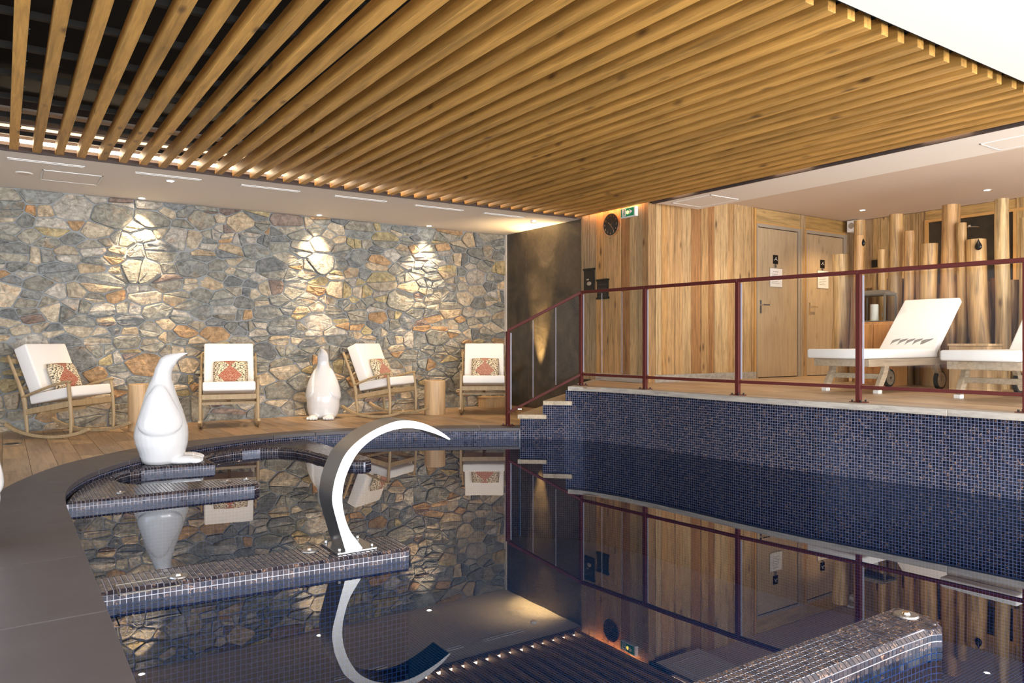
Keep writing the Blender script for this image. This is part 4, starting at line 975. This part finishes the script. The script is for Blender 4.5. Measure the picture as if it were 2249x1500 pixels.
MB().box(-0.17, 0.17, -0.20, 0.20, 0.0, 0.50).build('body', 'stump', e, bevel=0.006); MB().box(-0.18, 0.18, -0.21, 0.21, 0.50, 0.525).build('tabletop', 'stump', e, bevel=0.004)
def stump(u, v, r, h, label):
    n = 28; rings = []; ph = u*3
    for z, k in ((0, 0.96), (0.02, 1.0), (h-0.02, 1.0), (h-0.005, 0.985), (h, 0.96)):
        rings.append([Vector((math.cos(2*math.pi*j/n)*r*k*(1+0.015*math.sin(3*2*math.pi*j/n+ph)), math.sin(2*math.pi*j/n)*r*k, z)) for j in range(n)])
    o = MB().rings(rings).build('log_stool', 'stump', None, True); o.data.set_sharp_from_angle(angle=math.radians(40)); o.location = (u, v, 0.0); tag(o, label, 'stool'); return o
stump(1.36, 10.02, 0.115, 0.56, 'round wooden log stool behind the penguin at the pool edge')
stump(5.28, 9.80, 0.155, 0.50, 'round wooden log stool between the two right rocking chairs')
e = tag(empty('wooden_box', (6.62, 10.30, 0)), 'low wooden box on the floor behind the right rocking chair', 'box')
MB().box(-0.20, 0.20, -0.13, 0.13, 0, 0.16).build('body', 'stump', e, bevel=0.004); MB().box(-0.21, 0.21, -0.14, 0.14, 0.16, 0.18).build('lid', 'stump', e, bevel=0.003)
uu, vv = upz(27, 975, 0); e = tag(empty('floor_spot', (uu, vv, 0)), 'round steel floor light set in the planks at the far left', 'floor light')
MB().cyl((0, 0, 0), (0, 0, 0.004), 0.09, 0.085, n=28).build('rim', 'steel', e); MB().cyl((0, 0, 0.004), (0, 0, 0.006), 0.06, n=24).build('lens', 'blackmetal', e)
e = tag(empty('floor_spot', (6.78, 9.76, 0)), 'round floor light shining up the dark plaster wall', 'floor light')
MB().cyl((0, 0, 0), (0, 0, 0.004), 0.07, 0.065, n=28).build('rim', 'steel', e); MB().cyl((0, 0, 0.004), (0, 0, 0.005), 0.03, n=20).build('lens', 'lamp', e)

# ---------------------------------------------------------------- rocking chairs
def rocking_chair():
    t = empty('rocking_chair'); P = lambda x, f, z: (x, -f, z); SX = (1, 0, 0)
    for s_ in (-1, 1):
        x = 0.335*s_
        path = smoothpath([P(x, -0.55, 0.150), P(x, -0.42, 0.085), P(x, -0.22, 0.035), P(x, 0.0, 0.018), P(x, 0.20, 0.032), P(x, 0.38, 0.070), P(x, 0.50, 0.115)], 3)
        MB().sweep(path, 0.038, 0.036, SX).build('rocker', 'chairwood', t, bevel=0.004, seg=1)
        MB().sweep(smoothpath([P(x, 0.27, 0.05), P(x, 0.275, 0.20), P(x, 0.265, 0.38), P(x, 0.24, 0.62)], 3), 0.040, 0.046, SX, [0.72, 0.8, 0.88, 0.96, 1, 1, 1, .96, .92, .82], n=10).build('leg', 'chairwood', t, True)
        MB().sweep(smoothpath([P(x, -0.27, 0.045), P(x, -0.29, 0.22), P(x, -0.315, 0.42), P(x, -0.40, 0.64), P(x, -0.52, 0.91)], 3), 0.036, 0.050, SX, [0.72, .8, .9, .95, 1, 1.05, 1.15, 1.05, .95, .9, .85, .8, .75], n=10).build('leg', 'chairwood', t, True)
        MB().sweep(smoothpath([P(x, 0.265, 0.628), P(x, 0.20, 0.625), P(x, 0.0, 0.570), P(x, -0.20, 0.500), P(x, -0.33, 0.450)], 3), 0.045, 0.030, SX, None, n=10).build('armrest', 'chairwood', t, True)
        MB().sweep([P(x-0.0, -0.30, 0.285), P(x, 0.255, 0.385)], 0.026, 0.062, SX).build('side_rail', 'chairwood', t, bevel=0.003, seg=1)
    MB().sweep([P(-0.33, 0.25, 0.388), P(0.33, 0.25, 0.388)], 0.026, 0.062, (0, 1, 0)).build('front_rail', 'chairwood', t, bevel=0.003, seg=1)
    MB().sweep([P(-0.33, -0.28, 0.285), P(0.33, -0.28, 0.285)], 0.026, 0.055, (0, 1, 0)).build('rear_rail', 'chairwood', t, bevel=0.003, seg=1)
    MB().sweep([P(-0.33, -0.10, 0.285), P(0.33, -0.10, 0.285)], 0.030, 0.035, (0, 1, 0)).build('stretcher', 'chairwood', t)
    MB().sweep([P(0, -0.28, 0.30), P(0, 0.25, 0.385)], 0.04, 0.02, SX).build('stretcher', 'chairwood', t)
    MB().sweep([P(-0.33, -0.49, 0.85), P(0.33, -0.49, 0.85)], 0.022, 0.05, (0, 1, 0)).build('back_rail', 'chairwood', t)
    for q in (0.30, 0.65):
        MB().sweep([P(-0.33, -0.315-0.18*q, 0.42+0.43*q), P(0.33, -0.315-0.18*q, 0.42+0.43*q)], 0.014, 0.035, (0, 1, 0)).build('back_slat', 'chairwood', t)
    a = math.radians(10.5); mt = Matrix.Translation(Vector(P(0, 0.0, 0.415))) @ Matrix.Rotation(-a, 4, 'X')
    MB().box(-0.308, 0.308, -0.285, 0.27, 0.0, 0.115).build('seat_cushion', 'cushion', t, True, bevel=0.022, seg=3).matrix_local = mt
    b_ = math.radians(23); mt = Matrix.Translation(Vector(P(0, -0.27, 0.46))) @ Matrix.Rotation(-b_, 4, 'X')
    MB().box(-0.30, 0.30, -0.17, 0.0, 0.0, 0.57).build('back_cushion', 'cushion', t, True, bevel=0.022, seg=3).matrix_local = mt
    return t
def pillow(mat):
    n, m_ = 16, 12; w_, h = 0.21, 0.165; vs = []; fs = []
    for sgn in (-1, 1):
        for j in range(m_+1):
            for i in range(n+1):
                x, z = -1+2*i/n, -1+2*j/m_; th = 0.055*(max(0, 1-x**4)*max(0, 1-z**4))**0.55
                vs.append((x*w_*(1-0.04*z*z), sgn*th, z*h*(1-0.05*x*x)))
    K = (n+1)*(m_+1)
    for s_ in range(2):
        for j in range(m_):
            for i in range(n):
                a = s_*K+j*(n+1)+i; q = (a, a+1, a+n+2, a+n+1); fs.append(q if s_ else q[::-1])
    o = MB().add(vs, fs).build('kilim_cushion', mat, None, True, recalc=False)
    bm = bmesh.new(); bm.from_mesh(o.data); bmesh.ops.remove_doubles(bm, verts=bm.verts, dist=0.0008); bmesh.ops.recalc_face_normals(bm, faces=bm.faces); bm.to_mesh(o.data); bm.free()
    return o
CH = [(0.66, 9.95, 46, 'leftmost rocking chair at the far left, turned right towards the pool', 'kilim', 'bold rust diamond cushion on the leftmost rocking chair'),
      (2.38, 9.88, -13, 'rocking chair facing the camera between the two penguins', 'kilim', 'rust diamond cushion on the chair between the penguins'),
      (4.60, 9.98, 31, 'rocking chair turned right beside the log stool, third from the left', 'kilim_rose', 'faded rose diamond cushion on the third rocking chair'),
      (5.98, 9.55, -33, 'rightmost rocking chair in front of the stone wall end', 'kilim_rose', 'faded rose diamond cushion on the rightmost rocking chair')]
proto = rocking_chair(); pilo = {}
for i, (u, v, a, lab, km, pl_) in enumerate(CH):
    c = proto if i == 0 else copy_tree(proto)
    c.location = (u, v, 0.0); c.rotation_euler = (0, 0, math.radians(a)); tag(c, 'wooden '+lab+', white cushions', 'rocking chair', 'white cushioned rocking chairs')
    if km in pilo: p = pilo[km].copy(); COL.objects.link(p)
    else: p = pillow(km); pilo[km] = p
    mt = Matrix.Translation((u, v, 0)) @ Matrix.Rotation(math.radians(a), 4, 'Z') @ Matrix.Translation((0.02, 0.110, 0.672)) @ Matrix.Rotation(-math.radians(25), 4, 'X')
    p.matrix_world = mt; p['label'] = pl_; p['category'] = 'cushion'; p['group'] = 'kilim cushions on the rocking chairs'

# ---------------------------------------------------------------- penguin statues
def penguin():
    m = MB(); n = 28; K = 0.00078; rows = [(0.0, 390, 200, .165), (0.03, 398, 235, .20), (0.10, 405, 258, .222), (0.175, 398, 290, .236), (0.255, 392, 303, .238), (0.33, 395, 294, .232), (0.41, 396, 266, .218), (0.49, 396, 234, .200), (0.565, 390, 203, .176), (0.64, 386, 176, .148), (0.72, 390, 142, .112), (0.785, 396, 110, .088), (0.84, 408, 97, .081), (0.88, 421, 101, .083), (0.915, 440, 100, .080)]
    rings = []
    for z, c, a, b in rows: rings.append([Vector(((c-400)*K+a*K*math.cos(2*math.pi*j/n), b*math.sin(2*math.pi*j/n), z)) for j in range(n)])
    for (cx, z, r, b, tl) in ((0.050, 0.945, 0.074, 0.071, 0.5), (0.078, 0.970, 0.060, 0.054, 0.75), (0.110, 0.988, 0.042, 0.036, 0.95), (0.150, 1.004, 0.026, 0.022, 1.1), (0.190, 1.017, 0.014, 0.013, 1.15), (0.225, 1.026, 0.006, 0.006, 1.15)):
        ct, st = math.cos(tl), math.sin(tl)
        rings.append([Vector((cx+r*math.cos(2*math.pi*j/n)*ct, b*math.sin(2*math.pi*j/n), z-r*math.cos(2*math.pi*j/n)*st)) for j in range(n)])
    m.rings(rings)
    zb = lambda z: [interp([(r_[0], v_) for r_, v_ in zip(rows, col_)], z) for col_ in ([r_[1] for r_ in rows], [r_[2] for r_ in rows], [r_[3] for r_ in rows])]
    for s_ in (-1, 1):   # flippers: thin slabs hugging the flanks
        fr_ = []
        for z, t0, t1, th in ((.73, 78, 108, .010), (.70, 66, 118, .020), (.64, 54, 132, .026), (.56, 44, 142, .030), (.48, 37, 149, .032), (.40, 32, 150, .032), (.36, 37, 144, .030), (.33, 45, 135, .028), (.30, 57, 122, .022), (.28, 70, 108, .012)):
            c_, a_, b_ = zb(z); out = []; 
            for k in range(10):
                t = math.radians(t0+(t1-t0)*k/9); e_ = th*math.sin(math.pi*(0.12+0.76*k/9))**0.5
                out.append(Vector(((c_-400)*K+(a_*K+e_)*math.cos(t), s_*(b_+e_)*math.sin(t), z)))
            for k in range(9, -1, -1):
                t = math.radians(t0+(t1-t0)*k/9); out.append(Vector(((c_-400)*K+(a_*K-0.03)*math.cos(t), s_*(b_-0.03)*math.sin(t), z)))
            fr_.append(out)
        m.rings(fr_)
        m.ell((0.20, s_*0.115, 0.030), (0.155, 0.078, 0.045))
        for k in range(4): m.ell((0.315-0.012*abs(k-1.5), s_*0.115+(k-1.5)*0.042, 0.026), (0.060, 0.022, 0.028), n=12, m=8)
    # flat base: clamp
    m.v = [(x, y, max(z, 0.0)) for x, y, z in m.v]
    o = m.build('penguin_statue', 'statue', None, True)
    r = o.modifiers.new('remesh', 'REMESH'); r.mode = 'VOXEL'; r.voxel_size = 0.0095; r.use_smooth_shade = True
    s_ = o.modifiers.new('smooth', 'SMOOTH'); s_.factor = 0.5; s_.iterations = 6
    dg = bpy.context.evaluated_depsgraph_get(); me = bpy.data.meshes.new_from_object(o.evaluated_get(dg))
    o.modifiers.clear(); o.data = me; me.polygons.foreach_set('use_smooth', [True]*len(me.polygons))
    return o
pg = penguin()
pg.location = (1.24, 7.66, IS); pg.rotation_euler = (0, 0, math.radians(-14)); pg.scale = (1.0, 1.0, 1.0)
tag(pg, 'glossy white penguin statue on the curved mosaic ledge, head turned up to the right', 'statue', 'white penguin statues')
for (x, y, a, s_, lab) in ((3.72, 10.18, -118, 0.95, 'glossy white penguin statue against the stone wall facing the camera'), (-0.245, 4.72, -125, 1.0, 'white penguin statue cut off by the left edge of the picture')):
    c = pg.copy(); COL.objects.link(c); c.location = (x, y, 0.004 if x < 0 else 0.0); c.rotation_euler = (0, 0, math.radians(a)); c.scale = (s_, s_, s_); c['label'] = lab

# ---------------------------------------------------------------- sun loungers
def lounger():
    t = empty('sun_lounger'); W2_ = 0.33
    for s_ in (-1, 1):
        y = s_*(W2_-0.03)
        MB().box(0.14, 1.98, y-0.02, y+0.02, 0.285, 0.365).build('side_rail', 'teak', t, bevel=0.004, seg=1)
        MB().sweep(smoothpath([(0.46, y, 0.30), (0.42, y, 0.20), (0.35, y, 0.10), (0.31, y, 0.035)], 3), 0.05, 0.075, (0, 1, 0)).build('leg', 'teak', t, bevel=0.004, seg=1)
        MB().box(0.275, 0.345, y-0.032, y+0.032, 0.0, 0.038).build('foot_cap', 'white', t, bevel=0.004, seg=1)
        MB().sweep(smoothpath([(1.50, y, 0.30), (1.56, y, 0.20), (1.60, y, 0.12)], 3), 0.05, 0.07, (0, 1, 0)).build('leg', 'teak', t, bevel=0.004, seg=1)
        wl = MB(); wl.cyl((1.60, y-0.02, 0.11), (1.60, y+0.02, 0.11), 0.108, n=28); w_ = wl.build('wheel', 'rubber', t); MB().cyl((1.60, y-0.024, 0.11), (1.60, y+0.024, 0.11), 0.085, n=24).build('disc', 'teak', w_)
        MB().cyl((1.60, y-0.03, 0.11), (1.60, y+0.03, 0.11), 0.016, n=10).build('axle', 'steel', t)
    MB().box(0.37, 0.40, -W2_+0.04, W2_-0.04, 0.15, 0.205).build('stretcher', 'teak', t, bevel=0.003, seg=1)
    MB().box(0.12, 0.16, -W2_+0.01, W2_-0.01, 0.285, 0.365).build('end_rail', 'teak', t, bevel=0.004, seg=1)
    MB().box(1.96, 2.00, -W2_+0.01, W2_-0.01, 0.285, 0.365).build('end_rail', 'teak', t, bevel=0.004, seg=1)
    for k in range(9): MB().box(0.18+k*0.145, 0.27+k*0.145, -W2_+0.04, W2_-0.04, 0.345, 0.362).build('slat', 'teak', t)
    MB().box(0.0, 1.50, -W2_, W2_, 0.368, 0.468).build('seat_cushion', 'cushion', t, True, bevel=0.022, seg=3)
    a = math.radians(46); mt = Matrix.Translation((1.47, 0, 0.385)) @ Matrix.Rotation(-a, 4, 'Y')
    bf = MB().box(0.0, 0.78, -W2_+0.04, W2_-0.04, -0.03, 0.0).build('backrest_frame', 'teak', t, bevel=0.003, seg=1); bf.matrix_local = mt
    MB().sweep([(1.90, 0, 0.30), (1.92, 0, 0.62)], 0.3, 0.02, (0, 1, 0)).build('prop', 'teak', t)
    bc = MB().box(0.0, 0.88, -W2_, W2_, 0.0, 0.085).build('back_cushion', 'cushion', t, True, bevel=0.022, seg=3); bc.matrix_local = mt
    # grey printed mark: four hooked blades and one leaf near the bottom of the backrest
    def blade(y0):
        return [(0.09, y0), (0.165, y0-0.005), (0.185, y0-0.035), (0.198, y0-0.095), (0.170, y0-0.085), (0.150, y0-0.055), (0.125, y0-0.022)]
    shp = [blade(0.215-k*0.088) for k in range(4)]; shp.append([(0.10, -0.14), (0.16, -0.137), (0.18, -0.17), (0.198, -0.265), (0.17, -0.245), (0.135, -0.20), (0.105, -0.165)])
    g = MB()
    for s2 in shp: g.prism(s2, 0.0855, 0.0865)
    g.build('printed_mark', 'ink', t).matrix_local = mt
    return t
lg = lounger(); lg.location = (7.31, 4.67, PL); tag(lg, 'white cushioned teak sun lounger with raised back in front of the lantern', 'sun lounger', 'sun loungers on the platform')
l2 = copy_tree(lg); l2.location = (7.31, 3.26, PL); l2['label'] = 'white cushioned teak sun lounger cut off by the right edge of the picture'

# ---------------------------------------------------------------- window frames behind the camera (they show in reflections)
wi = struct(MB().box(-3.3, 12.0, -2.45, -2.36, 2.62, CE).build('window_2', 'white'))
for x in (-3.2, -1.4, 0.4, 2.2, 4.0, 5.8, 7.6, 9.4, 11.2): MB().box(x-0.04, x+0.04, -2.28, -2.20, -0.1, 2.9).build('window_frame', 'fascia', wi)
ww = MB(); ww.box(-3.5, -3.36, 7.0, VW+0.2, -0.1, CE+0.03); ww.box(-3.5, -3.36, -2.6, 1.4, -0.1, CE+0.03); ww.box(-3.5, -3.36, 1.4, 7.0, -0.1, 0.55); ww.box(-3.5, -3.36, 1.4, 7.0, 2.45, CE+0.03)
struct(ww.build('wall_west', 'plaster'))
for v in (1.4, 2.8, 4.2, 5.6, 6.96): MB().box(-3.46, -3.38, v, v+0.05, 0.55, 2.45).build('window_frame', 'fascia', bpy.data.objects['wall_west'])
struct(MB().box(12.0, 12.2, -2.6, -1.0, 0, 3.3).build('wall_south', 'plaster'))
